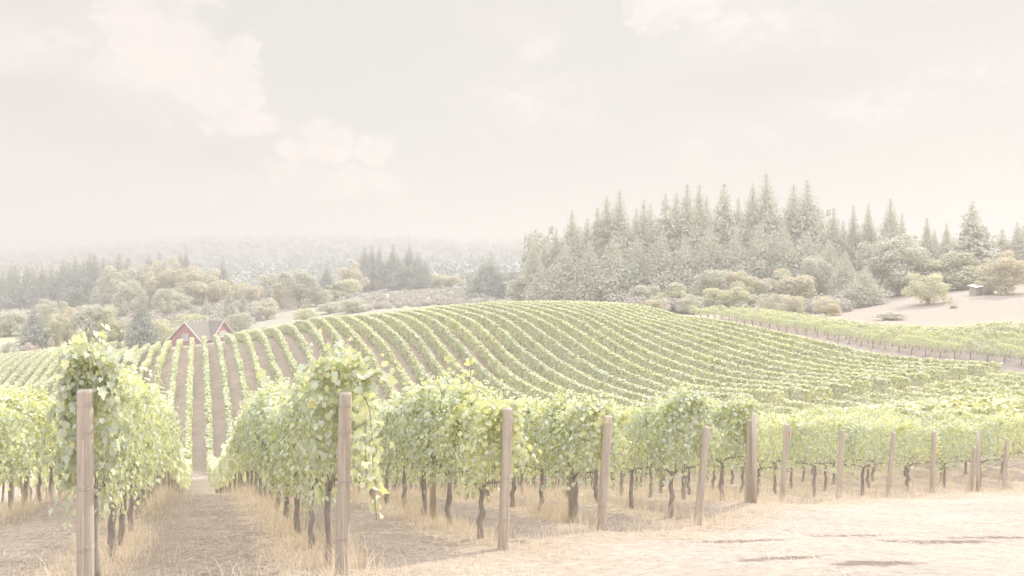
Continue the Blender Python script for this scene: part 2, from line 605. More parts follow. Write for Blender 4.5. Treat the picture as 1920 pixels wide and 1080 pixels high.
# ------------------------------------------------------------------ ground
def edge_Y(X):                              # the line the end posts stand on, as Y for each X
    xs = [-9.0, -3.8, -1.63, -0.12, 1.42, 3.3, 4.85, 6.3, 8.2, 10.1, 12.0, 13.9, 15.8, 30.0]
    ys = [6.0, 7.0, 7.83, 10.1, 12.45, 13.97, 16.2, 18.6, 19.9, 21.3, 22.7, 24.1, 25.5, 33.0]
    return np.interp(X, xs, ys)


def hill_near(u):
    return np.interp(u, [-80, -22, 0, 20, 40, 50, 75], [112, 100, 86, 82, 74, 71.5, 79])


def build_ground():
    ang = np.concatenate([np.linspace(-math.pi, -0.75, 40, endpoint=False), np.linspace(-0.75, 0.75, 520), np.linspace(0.75, math.pi, 41)[1:]])
    rad = np.concatenate([[0.25], np.geomspace(1.0, 60, 330), np.geomspace(60, 330, 240)[1:], np.geomspace(330, 5500, 110)[1:]])
    A, R = np.meshgrid(ang[:-1], rad)
    X, Y = R * np.sin(A), R * np.cos(A)
    Z = ground_z(X, Y)
    u = C * X + S * Y
    v = -S * X + C * Y
    nz = np.zeros_like(Z)
    for k_ in range(14):                     # small real bumps: clods close by, swells farther out
        f_ = 0.5 * 1.45 ** k_
        th = rng.random() * 6.28
        nz += np.sin((X * math.cos(th) + Y * math.sin(th)) * f_ + rng.random() * 6.28 + 1.5 * np.sin(X * f_ * 0.31 + Y * f_ * 0.23)) / (1 + k_ * 0.55)
    Z = Z + np.clip(R / 4, 0, 1) * 0.012 * nz * np.clip(60 / R, 0.15, 1)
    base = np.array((0.41, 0.34, 0.275))
    colr = np.tile(base, (X.size, 1)).reshape(*X.shape, 3)

    def lay(mask, c):
        nonlocal colr
        colr = colr * (1 - mask[..., None]) + np.array(c) * mask[..., None]
    sm = lambda x, a, b_: np.clip((x - a) / (b_ - a), 0, 1) ** 2 * (3 - 2 * np.clip((x - a) / (b_ - a), 0, 1))
    wob = 0.25 * np.sin(X * 1.7 + 1.3 * np.sin(Y * 2.1)) + 0.2 * np.sin(X * 4.1 + Y * 3.3)
    # straw in the foreground, pale dirt road right of the posts
    lay(sm(-(Y - 60), 0, 10), (0.39, 0.325, 0.265))
    road = sm(edge_Y(X) - Y + wob, 1.2, 2.6) * sm(X + 0.45 * (Y - 8) + wob, 0.6, 3.2) * (R < 60)
    lay(road, (0.40, 0.345, 0.30))
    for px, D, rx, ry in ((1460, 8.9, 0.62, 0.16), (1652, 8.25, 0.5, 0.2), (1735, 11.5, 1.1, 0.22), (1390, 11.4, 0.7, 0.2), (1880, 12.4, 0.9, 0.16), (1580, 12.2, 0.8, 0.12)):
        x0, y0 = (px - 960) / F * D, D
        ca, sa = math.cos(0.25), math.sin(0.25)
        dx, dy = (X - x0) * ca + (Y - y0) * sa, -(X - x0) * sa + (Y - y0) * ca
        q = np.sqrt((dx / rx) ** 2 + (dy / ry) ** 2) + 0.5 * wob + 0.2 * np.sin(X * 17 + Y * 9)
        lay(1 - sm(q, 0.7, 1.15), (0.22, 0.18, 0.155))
    # meadows and woods floor beyond the hill
    far = sm(R, 165, 215)
    lay(far, (0.36, 0.345, 0.28))
    right = sm(X / np.maximum(Y, 1), 0.36, 0.44) * sm(Y, 120, 150) * (1 - sm(Y, 250, 300)) * (Y > 0)
    lay(right, (0.35, 0.30, 0.26))
    lay(sm(R, 380, 700) * 0.9, (0.20, 0.205, 0.18))
    # track between the hill rows and the upper block, and the headland in the dip
    tr = sm(u, 75.2, 76.4) * (1 - sm(u, 82.0, 90.0)) * sm(Y, 60, 75) * (1 - sm(Y, 165, 200))
    lay(tr, (0.36, 0.305, 0.275))
    hn = hill_near(u)
    hd = sm(Y, hn - 7, hn - 5.5) * (1 - sm(Y, hn - 1.2, hn)) * (u < 76) * (u > -80)
    lay(hd * 0.8, (0.38, 0.325, 0.285))
    px_ = 960 + F * X / np.maximum(Y, 1)
    lay(sm(Y, 170, 190) * (1 - sm(Y, 225, 245)) * sm(px_, 660, 700) * (1 - sm(px_, 850, 900)) * (Y > 0), (0.36, 0.31, 0.285))
    lay(sm(Y, 250, 265) * (1 - sm(Y, 345, 370)) * (1 - sm(px_, 60, 150)) * (Y > 0) * 0.9, (0.42, 0.41, 0.27))
    for px, D, rx, ry in ((500, 345, 25, 14), (440, 620, 18, 14), (980, 520, 30, 25)):
        x0 = (px - 960) / F * D
        lay(1 - sm(np.sqrt(((X - x0) / rx) ** 2 + ((Y - D) / ry) ** 2), 0.7, 1.1), (0.40, 0.36, 0.29))
    nr, na = X.shape
    idx = np.arange(nr * na).reshape(nr, na)
    nxt = np.roll(idx, -1, 1)
    q = np.stack([idx[:-1], nxt[:-1], nxt[1:], idx[1:]], -1).reshape(-1, 4)[:, ::-1]
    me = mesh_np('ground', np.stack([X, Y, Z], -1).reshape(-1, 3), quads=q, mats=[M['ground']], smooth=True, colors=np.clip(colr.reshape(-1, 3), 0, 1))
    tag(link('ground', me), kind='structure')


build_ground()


# ------------------------------------------------------------------ grapevines
SHEAR = -0.27


def vine_canopy(L, n, near, seed, shoots=4, end=False, height=2.0, shear=SHEAR, spread=1.0, low=0.75, leafk=1.0, lump=False):
    global rng
    keep, rng = rng, np.random.default_rng(seed)
    N = n
    x = L / 2 + rng.normal(0, 0.24 * L, N) if lump else rng.uniform(-0.12, L + 0.12, N)
    lowx = low + 0.14 * np.sin(x * 4.3 + seed) + 0.08 * np.sin(x * 9.1 + seed * 2)
    hz = lowx + (height + 0.10 * np.sin(x * 3.7 + seed * 1.7) - lowx) * rng.random(N) ** 0.85
    thin = (hz < low + 0.35) & (rng.random(N) < 0.45)
    hz[thin] += rng.uniform(0.2, 0.7, thin.sum())
    side = np.where(rng.random(N) < 0.5, -1.0, 1.0)
    p1, p2 = rng.random(2) * 6.28
    w = spread * (0.25 + 0.09 * np.sin(x * 3.1 + p1 + hz * 2.0) + 0.08 * np.sin(x * 7.7 + p2 - hz * 5) + 0.05 * np.sin(x * 13 + hz * 11 + p1 * 2)) * (1 - 0.45 * np.clip((hz - 1.5) / 0.6, 0, 1)) * (0.7 + 0.3 * np.clip((hz - low) / 0.4, 0, 1))
    y = side * (w + rng.normal(0, 0.07, N))
    nrm = np.c_[rng.normal(0, 0.35, N), side * 1.0, np.full(N, 0.12)] + unit(N) * 0.7
    ins = rng.random(N) < 0.16
    y[ins] = rng.uniform(-0.2, 0.2, ins.sum())
    top = rng.random(N) < 0.2
    hz[top] = height + rng.normal(0, 0.08, top.sum()) + 0.10 * np.sin(x[top] * 3.7 + seed * 1.7) + 0.06 * np.sin(x[top] * 8 + p1)
    y[top] = rng.normal(0, 0.15 * spread, top.sum())
    nrm[top] = np.array((0, 0, 1.0)) + unit(top.sum()) * 0.8
    if end:                                   # leaves round the open end of the row
        e = rng.random(N) < 0.16
        x[e] = rng.normal(-0.02, 0.07, e.sum())
        y[e] = rng.uniform(-0.3, 0.3, e.sum()) * spread
        hz[e] = low + 0.25 + (height - low - 0.2) * rng.random(e.sum()) ** 0.7
        nrm[e] = np.array((-1.0, 0, 0.3)) + unit(e.sum()) * 0.7
    pos = [np.c_[x, y, hz]]
    nr = [nrm]
    tip = [np.c_[rng.normal(0, 0.4, N), side * 0.3, np.full(N, -1.0)] + unit(N) * 0.35]
    size = [leafk * rng.uniform(0.038, 0.078, N)]
    tint = [np.clip(rng.normal(0.40, 0.24, N) + 0.2 * (hz > height - 0.1) + 0.12 * np.sin(x * 5 + hz * 4 + p2), 0, 1)]
    canes = MB()
    for i in range(shoots):
        sx = rng.uniform(0, L)
        sy = rng.normal(0, 0.08)
        ln = rng.uniform(0.2, 0.62)
        dx, dy = rng.normal(0, 0.25), rng.normal(0, 0.25)
        P = [np.array((sx + dx * t * ln, sy + dy * t * t * ln, height - 0.1 + ln * (t - 0.25 * t * t))) for t in np.linspace(0, 1, 6)]
        canes.tube([p + np.array((0, 0, shear * p[0])) for p in P], [0.005] * 5 + [0.002], 4)
        m_ = 9
        tt = np.linspace(0.1, 1, m_)
        pp = np.array([P[0] * (1 - t) + P[-1] * t for t in tt]) + rng.normal(0, 0.03, (m_, 3))
        pos.append(pp)
        nr.append(unit(m_) + np.array((0, 0, 0.5)))
        tip.append(unit(m_) + np.array((0, 0, -0.3)))
        size.append(np.linspace(0.10, 0.04, m_))
        tint.append(np.clip(rng.normal(0.75, 0.15, m_), 0, 1))
    for i in range(6):                        # stems inside the canopy
        sx = L * (i + 0.5) / 6 + rng.normal(0, 0.05)
        P = [np.array((sx + rng.normal(0, 0.04), rng.normal(0, 0.06), z)) for z in np.linspace(0.85, height - 0.1, 5)]
        canes.tube([p + np.array((0, 0, shear * p[0])) for p in P], [0.008, 0.007, 0.006, 0.005, 0.003], 4)
    pos = np.concatenate(pos)
    pos[:, 2] += shear * pos[:, 0]
    tv, tf = (LEAF_V, LEAF_F) if near else (MID_V, MID_F)
    V, Fc = scatter(tv, tf, pos, np.concatenate(nr), np.concatenate(tip), np.concatenate(size))
    ti = np.repeat(np.concatenate(tint), len(tv))
    rng = keep
    if near:
        me = mesh_np('canopy', V, tris=Fc, mats=[M['vine']], tint=ti)
    else:
        me = mesh_np('canopy', V, quads=Fc, mats=[M['vine']], tint=ti)
    return me, canes.mesh('cane', M['bark'], True)


def vine_trunk(L, seed, lean=0.0, shear=SHEAR, thick=0.034):
    r_ = random.Random(seed)
    mb = MB()
    x0 = L / 2
    P, Rr = [], []
    for i in range(8):
        t = i / 7
        P.append((x0 + lean * (t - 0.0) + r_.uniform(-0.03, 0.03), r_.uniform(-0.025, 0.025), -0.12 + 1.0 * t + shear * x0))
        Rr.append(thick * (1.35 - 0.5 * t + 0.25 * abs(math.sin(t * 7 + seed))))
    mb.tube(P, Rr, 8, wob=0.25)
    hx, hy, hz = P[-1]
    for s_ in (-1, 1):
        mb.tube([(hx, hy, hz - 0.05), (hx + s_ * 0.2, hy + 0.01, hz + 0.03 + s_ * 0.2 * shear), (hx + s_ * L * 0.5, hy, hz + 0.05 + s_ * L * 0.5 * shear)],
                [thick * 0.8, thick * 0.6, thick * 0.4], 6, wob=0.2)
    return mb.mesh('trunk', M['bark'], True)


LV = 1.45
near_can = [vine_canopy(LV, 2600, True, 100 + i, 7) for i in range(6)]
end_can = [vine_canopy(LV, 2900, True, 200 + i, 10, end=True) for i in range(3)]
mid_can = [vine_canopy(LV, 1800, False, 300 + i, 5) for i in range(6)]
flat_can = [vine_canopy(2.0, 460, False, 400 + i, 8, height=(1.85, 2.1, 1.7, 2.0, 1.95, 1.75)[i], shear=0.02, low=0.8, leafk=2.0, spread=1.35, lump=True) for i in range(6)]
trunks = [vine_trunk(LV, i, random.uniform(-0.1, 0.1)) for i in range(7)]
flat_trunks = [vine_trunk(2.0, 50 + i, random.uniform(-0.25, 0.25), 0.02, 0.045) for i in range(6)]
RZ = math.radians(90 + 21.6)                 # local x of a vine points along its row
ORD = ['first', 'second', 'third', 'fourth', 'fifth', 'sixth', 'seventh', 'eighth', 'ninth', 'tenth', 'eleventh', 'twelfth', 'thirteenth', 'fourteenth',
       'fifteenth', 'sixteenth', 'seventeenth', 'eighteenth', 'nineteenth', 'twentieth']
TENS = {20: 'twenty', 30: 'thirty', 40: 'forty', 50: 'fifty', 60: 'sixty'}


def nth(i):                                  # 1-based ordinal word
    if i <= 20:
        return ORD[i - 1]
    t, o = i // 10 * 10, i % 10
    return (TENS[t] + '-' + ORD[o - 1]) if o else TENS[t][:-1] + 'ieth'


def grapevine(x, y, z, can, trk, label, group, rz=RZ, scale=None):
    r = root('grapevine', (x, y, z), rz, scale)
    tag(r, label, 'grapevine', group)
    link('canopy', can[0], r)
    link('cane', can[1], r)
    link('trunk', trk, r)
    return r


POST_LABEL = {}
NEAR_N = 7
row_start = {}
for k, px, py, tx, ty in POSTS:
    D = U(k) / (C * (px - 960) / F + S)
    X = (px - 960) / F * D
    row_start[k] = -S * X + C * D            # v of the end post
row_start[-2] = 7.4
for k in range(11, 15):
    row_start[k] = row_start[10] + (k - 10) * 0.85

ROWNAME = {-2: 'at the far left edge of the photo'}
for k in range(-1, 15):
    ROWNAME[k] = 'behind the %s end post from the left' % nth(k + 2)
VINES = {}
for k in range(-2, 12):
    n0, n1 = (5, 13) if k == -2 else (0, NEAR_N + (3 if k in (-1, 0) else 0))
    for i in range(n0, n1):
        v = row_start[k] + 0.16 + i * LV
        x, y = uv(U(k), v)
        if k <= 2:
            can = (end_can[(k + 1) % 3] if i == 0 else near_can[(i * 5 + k * 3) % 6])
        else:
            can = end_can[k % 3] if (i == 0 and k < 5) else mid_can[(i * 5 + k) % 6]
        o = grapevine(x, y, gz(x, y), can, trunks[(i * 3 + k) % 7], '%s leafy grapevine in the row %s' % (nth(i - n0 + 1), ROWNAME[k]), 'grapevines along the near rows')
        o.scale = (1, random.uniform(0.9, 1.12), random.uniform(0.92, 1.09))
        bpy.context.view_layer.update() if i == 0 else None
        if (k, i) == (-1, 0):
            o.scale = (1, 0.78, 1.03)
        VINES[(k, i)] = o


def shoot(k, i, pts, n, size, t0, seed):
    """a long cane with leaves, a part of one vine; pts are (px, py) at the row's own distance, or (px, py, D)"""
    global rng
    keep, rng = rng, np.random.default_rng(seed)
    o = VINES[(k, i)]
    inv = o.matrix_basis.inverted()
    W = []
    for p in pts:
        D = p[2] if len(p) > 2 else U(k) / (C * (p[0] - 960) / F + S)
        W.append(np.array(inv @ __import__('mathutils').Vector(((p[0] - 960) / F * D, D, -(p[1] - HY) / F * D))))
    W = np.array(W)
    tt = np.linspace(0, len(W) - 1, 12)
    P = np.array([[np.interp(q, range(len(W)), W[:, c]) for c in range(3)] for q in tt])
    cn = MB()
    cn.tube(P, [0.006] * 11 + [0.002], 5)
    cn.build('cane', M['bark'], o, True)
    q = rng.random(n) * (len(W) - 1)
    pos = np.array([[np.interp(v_, range(len(W)), W[:, c]) for c in range(3)] for v_ in q]) + rng.normal(0, 0.05, (n, 3))
    V, Fc = scatter(LEAF_V, LEAF_F, pos, unit(n) + np.array((-0.4, 0, 0.15)), unit(n) * 0.6 + np.array((0, 0, -0.8)), size * rng.uniform(0.6, 1.2, n))
    link('foliage', mesh_np('foliage', V, tris=Fc, mats=[M['vine']], tint=np.repeat(np.clip(rng.normal(t0, 0.12, n), 0, 1), len(LEAF_V))), o)
    rng = keep


shoot(0, 0, [(668, 720, 7.75), (700, 705, 7.75), (728, 690, 7.75)], 34, 0.095, 0.6, 1)
shoot(0, 0, [(672, 730, 7.78), (692, 760, 7.7), (698, 820, 7.68), (700, 890, 7.68), (706, 975, 7.7)], 44, 0.085, 0.72, 2)
shoot(0, 0, [(690, 740, 7.9), (684, 820, 7.85), (688, 900, 7.85)], 40, 0.085, 0.7, 3)
shoot(0, 6, [(530, 760), (505, 720), (486, 688)], 30, 0.11, 0.85, 4)
shoot(1, 1, [(868, 745), (856, 705), (846, 664)], 24, 0.095, 0.85, 5)
shoot(1, 1, [(872, 745), (882, 705), (884, 676)], 18, 0.09, 0.85, 6)
shoot(-1, 0, [(190, 720, 7.15), (172, 670, 7.1), (155, 638, 7.1)], 30, 0.1, 0.6, 7)
shoot(-1, 0, [(200, 720, 7.2), (215, 690, 7.2), (240, 665, 7.2)], 26, 0.1, 0.5, 8)
shoot(-1, 0, [(142, 700, 7.15), (133, 790, 7.15), (135, 900, 7.15)], 60, 0.1, 0.35, 9)
shoot(2, 0, [(1150, 745, 12.3), (1130, 765, 12.2), (1118, 792, 12.15)], 22, 0.09, 0.8, 10)
shoot(3, 2, [(1275, 775), (1264, 755), (1260, 735)], 16, 0.1, 0.85, 11)


def row_mesh(u, v0, v1, dens, leaf, height=1.95, low=0.72, wid=0.27, trunk_step=1.5, ragged=0.08):
    L = v1 - v0
    N = int(L * dens)
    t = v0 + rng.random(N) * L
    hz = low + (height - low) * rng.random(N) ** 0.8
    side = np.where(rng.random(N) < 0.5, -1.0, 1.0)
    p1, p2, p3 = rng.random(3) * 6.28
    bulge = 1 + 0.18 * np.sin(t * 1.9 + p1) + 0.15 * np.sin(t * 4.7 + p2) + 0.15 * np.sin(t * 0.6 + p3)
    off = side * wid * bulge * (1 - 0.35 * np.clip((hz - 1.4) / 0.6, 0, 1)) + rng.normal(0, 0.035, N)
    nrm = np.c_[rng.normal(0, 0.4, N), side, np.full(N, 0.08)] + unit(N) * 0.5
    top = rng.random(N) < 0.24
    hz[top] = height + ragged * (np.sin(t[top] * 2.6 + p2) + np.sin(t[top] * 5.9 + p1)) * 0.6 + rng.normal(0, ragged * 0.7, top.sum())
    off[top] = rng.normal(0, wid * 0.45, top.sum())
    nrm[top] = np.array((0, 0, 1.0)) + unit(top.sum()) * 0.7
    gap = 0.5 + 0.5 * np.sin(t * 2 * math.pi / 9.5 + p3)
    keep = ~((gap > 0.985) & (rng.random(N) < 0.75))
    t, hz, off, nrm, side = t[keep], hz[keep], off[keep], nrm[keep], side[keep]
    N = len(t)
    x = C * (u + off) - S * t
    y = S * (u + off) + C * t
    sx = np.linspace(v0, v1, max(8, int(L / 1.5)))
    gxs, gys = uv(u, sx)
    g = np.interp(t, sx, ground_z(gxs, gys))
    pos = np.c_[x, y, g + hz]
    wn = np.c_[C * nrm[:, 1] - S * nrm[:, 0], S * nrm[:, 1] + C * nrm[:, 0], nrm[:, 2]]
    tip = unit(N) * 0.6 + np.array((0, 0, -1.0))
    V, Fc = scatter(QUAD_V, QUAD_F, pos, wn, tip, leaf * rng.uniform(0.7, 1.3, N) * 1.15)
    tint = np.clip(rng.normal(0.45, 0.18, N) + 0.12 * (hz > height - 0.12), 0, 1)
    me = mesh_np('foliage', V, quads=Fc, mats=[M['hill_vine']], tint=np.repeat(tint, 4))
    tv, tq = [], []
    for s_ in np.arange(v0 + 0.6, v1, trunk_step):
        bx, by = uv(u, s_ + random.uniform(-0.1, 0.1))
        gg = float(np.interp(s_, sx, ground_z(gxs, gys)))
        lx, ly = random.uniform(-0.12, 0.12), random.uniform(-0.12, 0.12)
        o = len(tv)
        for zz, rr in ((-0.1, 0.045), (0.45, 0.035), (0.95, 0.03)):
            for j in range(4):
                an = j * math.pi / 2 + 0.4
                tv.append((bx + lx * zz + rr * math.cos(an), by + ly * zz + rr * math.sin(an), gg + zz))
        for q in range(2):
            for j in range(4):
                a, b_ = o + q * 4 + j, o + q * 4 + (j + 1) % 4
                tq.append((a, b_, b_ + 4, a + 4))
    return me, (mesh_np('trunk', tv, quads=tq, mats=[M['bark']]) if tv else None)


def vine_row(u, v0, v1, dens, leaf, label, group, **kw):
    x, y = uv(u, v0)
    r = root('vine_row', (0, 0, 0))
    fm, tm = row_mesh(u, v0, v1, dens, leaf, **kw)
    x, y, z = *uv(u, v0), 0
    z = gz(x, y)
    r.location = (x, y, z)
    tag(r, label, 'vine row', group)
    f = link('foliage', fm, r)
    f.location = (-x, -y, -z)
    if tm:
        t = link('trunk', tm, r)
        t.location = (-x, -y, -z)
        tag(t, kind='stuff')
    return r


# the near block runs on down the slope as long leafy rows
for k in range(-3, 34):
    if k < -2:
        v0 = 7.4 + 2
    elif k == -2:
        v0 = row_start[-2] + 0.16 + 13 * LV
    elif k < 12:
        v0 = row_start[k] + 0.16 + (NEAR_N + (3 if k in (-1, 0) else 0)) * LV
    else:
        v0 = row_start[min(k, 14)] + max(0, k - 14) * 0.9
    Yend = float(hill_near(U(k))) - 4.0
    v1 = (Yend - S * U(k)) / C
    if k > 14:
        v0 = max(v0, (30 - S * U(k)) / C)
    if v1 - v0 < 3:
        continue
    vine_row(U(k), v0, v1, 110 if k < 3 else 150, 0.2, 'leafy vine row running downhill, %s from the left in the near block' % nth(k + 4),
             'rows of the near vineyard block', ragged=0.09, wid=0.3)

# the rows over the hill
for k in range(-34, 33):
    Yn = float(hill_near(U(k)))
    if k < -9:
        Yf = 205
    elif k < -2:
        Yf = 175
    elif k < 4:
        Yf = 176
    elif k < 11:
        Yf = 215
    else:
        Yf = 158
    v0, v1 = (Yn - S * U(k)) / C, (Yf - S * U(k)) / C
    if k > 27:
        v1 = min(v1, (152 - S * U(k)) / C)
    if k == 0:
        lab = 'green vine row climbing straight towards the red house'
    elif k < 0:
        lab = 'vine row on the hill, %s left of the row aimed at the red house' % nth(-k)
    else:
        lab = 'vine row curving over the hill, %s right of the row aimed at the red house' % nth(k)
    vine_row(U(k), v0, v1, 130, 0.24, lab, 'vine rows over the hill', wid=0.27 if k > -5 else (0.4 if k > -9 else 0.58), low=0.5, ragged=0.06)
for k in range(-12, -1):                      # the slope beyond the crest, left of the red house
    v0, v1 = (214 - S * U(k)) / C, (285 - S * U(k)) / C
    vine_row(U(k), v0, v1, 30, 0.4, 'pale distant vine row left of the red house, %s from the house' % nth(-1 - k), 'distant vine rows beside the house', trunk_step=400)

# the upper block across the track
for j in range(5):
    u = 81.5 + 2.35 * j
    if j < 2:
        n_ = 33
        for i in range(n_):
            v = (80 - S * u) / C + i * 2.0
            x, y = uv(u, v)
            grapevine(x, y, gz(x, y), flat_can[(i * 5 + j) % 6], flat_trunks[(i + j * 3) % 6],
                      '%s vine from the right in the %s of the upper block' % (nth(i + 1), ('front row', 'second row')[j]), 'vines of the upper block by the track', RZ + random.uniform(-0.05, 0.05), (1, 1.15, random.uniform(0.92, 1.1)))
    else:
        v0, v1 = (78 - S * u) / C, (141 - S * u) / C
        vine_row(u, v0, v1, 80, 0.24, 'vine row in the upper block above the track, %s row back from the track' % nth(j + 1), 'rows of the upper block', ragged=0.15)


# ------------------------------------------------------------------ posts
def end_post(k, px, py, tx, ty, label):
    D = U(k) / (C * (px - 960) / F + S)
    X = (px - 960) / F * D
    z = -(py - HY) / F * D
    g = gz(X, D)
    zt = -(ty - HY) / F * D
    lean = (tx - px) / F * D
    r = root('end_post', (X, D, g))
    tag(r, label, 'post', 'end posts of the vine rows')
    h = zt - g
    rd = {-1: 0.067, 0: 0.067, 1: 0.066, 2: 0.07, 4: 0.073}.get(k, 0.063)
    mb = MB()
    P = [(lean * t, 0.004 * math.sin(5 * t), -0.3 * (t == 0) + h * t) for t in (0, 0.02, 0.25, 0.5, 0.75, 0.985, 1.0)]
    mb.tube(P, [rd * 1.06, rd * 1.05, rd * 1.03, rd, rd * 0.98, rd * 0.97, rd * 0.9], 18, wob=0.035)
    mb.build('shaft', M['post'], r, True)
    for t in (0.22, 0.52, 0.79, 0.93):
        w = MB()
        for q in range(2):
            w.tube([(lean * t + (rd + 0.004) * math.cos(a), (rd + 0.004) * math.sin(a), h * t + 0.012 * q + 0.01 * math.sin(a + q)) for a in np.linspace(0, 2 * math.pi, 15)], 0.0028, 5, False)
        w.build('wire_wrap', M['wire'], r)
    ln = 12.0
    for t in (0.52, 0.79, 0.93):             # the trellis wires run from the post into the row
        w = MB()
        pts = []
        for q in np.linspace(0, ln, 6):
            x_, y_ = uv(U(k), -S * X + C * D + q)
            pts.append((x_ - X, y_ - D, gz(x_, y_) - g + h * t))
        pts[0] = (lean * t, 0, h * t)
        w.tube(pts, 0.0018, 4, False)
        w.build('trellis_wire', M['wire'], r)
    if k in (-1, 0):
        tw = MB()
        y_ = -rd * 1.06
        for q in range(46):
            zz = h * (0.04 + 0.72 * q / 46)
            xx = lean * zz / h + 0.018
            tw.tube([(xx, y_ - 0.004, zz), (xx + 0.003, y_ - 0.007, zz + 0.011), (xx, y_ - 0.004, zz + 0.022)], 0.0032, 5)
        tw.build('twine', M['twine'], r)
    if k == 5:
        tg = MB()
        zz = h * 0.88
        tg.box((lean * 0.88 + rd + 0.012, -0.02, zz), (0.03, 0.05, 0.15))
        tg.build('ribbon_tag', M['ribbon'], r)
    return r


M['ribbon'] = noisy('red_ribbon', (0.78, 0.42, 0.42), (0.86, 0.52, 0.50), 20, 0.6, 0.2)
PL = ['weathered end post at the far left with a tall bushy vine above it', 'thick end post beside the grassy aisle with yellow leaves hanging at its right',
      'sturdy end post with a cut grassy foot, third end post from the left', 'end post leaning right, fourth from the left, under a yellow shoot',
      'short leaning end post, fifth from the left, by a dark patch of ground', 'thick upright pale end post standing just left of the red-tagged post',
      'slim end post with a red ribbon tag near its top', 'leaning end post just right of the red-tagged post', 'eighth end post, second to the right of the red-tagged post'.replace('eighth end', 'leaning end'),
      'upright end post, third to the right of the red-tagged post', 'thin short end post beside the road, second from the right edge', 'slim end post closest to the right edge of the photo']
for (k, px, py, tx, ty), lb in zip(POSTS, PL):
    end_post(k, px, py, tx, ty, lb)
for k, px, lb in ((1, 812, 'line post inside the row behind the third end post'), (2, 1071, 'line post inside the row left of the fourth end post'),
                  (4, 1414, 'dark line post half hidden behind the thick pale end post'), (9, 1834, 'dark line post just right of the thin short end post')):
    D = U(k) / (C * (px - 960) / F + S)
    X = (px - 960) / F * D
    r = root('line_post', (X, D, gz(X, D)))
    tag(r, lb, 'post', 'line posts inside the vine rows')
    mb = MB()
    mb.tube([(0, 0, -0.2), (0.005, 0, 0.6), (0, 0.004, 1.2), (0.006, 0, 1.8)], [0.055, 0.053, 0.052, 0.05], 14, wob=0.04)
    mb.build('shaft', M['post'], r, True)
    w = MB()
    w.tube([(0.058 * math.cos(a), 0.058 * math.sin(a), 1.0) for a in np.linspace(0, 2 * math.pi, 13)], 0.003, 5, False)
    w.build('wire_wrap', M['wire'], r)
# red marker stake at the lower end of a hill row, and the tall sign pole by the upper block
X, Y, Z = at(1368, 73.5)
mb = MB()
mb.tube([(0, 0, -0.3), (0.02, 0, 1.6), (0.03, 0, 2.1)], [0.05, 0.05, 0.045], 10)
mb.box((0.03, -0.06, 1.75), (0.11, 0.03, 0.5))
o = mb.build('marker_stake', M['ribbon'])
o.location = (X, Y, Z)
tag(o, 'small red marker stake at the lower end of a hill vine row', 'stake')
X, Y, Z = at(1419, 122)
r = root('sign_pole', (X, Y, Z))
tag(r, 'rusty pole with a small pale sign rising behind the upper vine block', 'sign pole')
mb = MB(); mb.tube([(0, 0, -0.3), (0, 0, 3.4)], [0.07, 0.06], 10); mb.build('pole', M['ribbon'], r)
mb = MB(); mb.box((-0.12, -0.1, 2.95), (0.7, 0.05, 0.55)); mb.build('sign_board', M['twine'], r)


# ------------------------------------------------------------------ dry grass and litter
def blades(n, pts, hmin, hmax, wid, flat=False):
    P = pts
    n = len(P)
    h = rng.uniform(hmin, hmax, n) * (0.75 + 0.35 * np.sin(P[:, 0] * 2.7 + 1.3 * np.sin(P[:, 1] * 3.1)))
    an = rng.random(n) * 6.28
    dx, dy = np.cos(an), np.sin(an)
    ln = rng.normal(0, 0.35, (n, 2))
    z = P[:, 2]
    V = np.zeros((n, 5, 3))
    w = wid * rng.uniform(0.6, 1.4, n)
    for i, (sgn, t) in enumerate(((-1, 0), (1, 0), (1, 0.6), (-1, 0.6), (0, 1))):
        ww = w * (1.0 if t == 0 else 0.7)
        if flat:
            V[:, i, 0] = P[:, 0] + dx * h * t - dy * sgn * ww
            V[:, i, 1] = P[:, 1] + dy * h * t + dx * sgn * ww
            V[:, i, 2] = z + 0.006 + h * (0.22 * t - 0.18 * t * t) * (0.5 + np.abs(ln[:, 0]))
        else:
            V[:, i, 0] = P[:, 0] - dy * sgn * ww + ln[:, 0] * h * t * t
            V[:, i, 1] = P[:, 1] + dx * sgn * ww + ln[:, 1] * h * t * t
            V[:, i, 2] = z - 0.02 + h * t
    idx = np.arange(n) * 5
    q = np.stack([idx, idx + 1, idx + 2, idx + 3], 1)
    t_ = np.stack([idx + 3, idx + 2, idx + 4], 1)
    tint = np.repeat(np.clip(rng.normal(0.5, 0.22, n), 0, 1), 5)
    return V.reshape(-1, 3), t_, q, tint


def grass_points():
    out = []
    for k in range(-3, 12):
        n = {-3: 3500, -2: 6000, -1: 6500, 0: 7500, 1: 7000, 2: 6000, 3: 5000}.get(k, 4000)
        s0 = row_start.get(k, 7.4)
        v = s0 + 0.35 + rng.random(n) ** 1.1 * (17 if k < 1 else 13)
        clump = np.sin(v * 2.3 + k) * 0.12 + np.sin(v * 6.1 + 2 * k) * 0.08
        u = U(k) + rng.normal(0, 0.3, n) + clump
        x, y = uv(u, v)
        kp = np.sin(x * 3.1 + 2 * np.sin(y * 2.3)) * np.sin(y * 3.7 + 1.5 * np.sin(x * 1.9)) + 0.45 * rng.normal(size=n) > -0.1
        out.append(np.c_[x, y, ground_z(x, y)][kp])
    n = 3500                                   # thin tufts over the verge
    X = rng.uniform(-9, 18, n)
    Y = edge_Y(X) - np.abs(rng.normal(0, 0.7, n))
    out.append(np.c_[X, Y, ground_z(X, Y)])
    return np.concatenate(out)


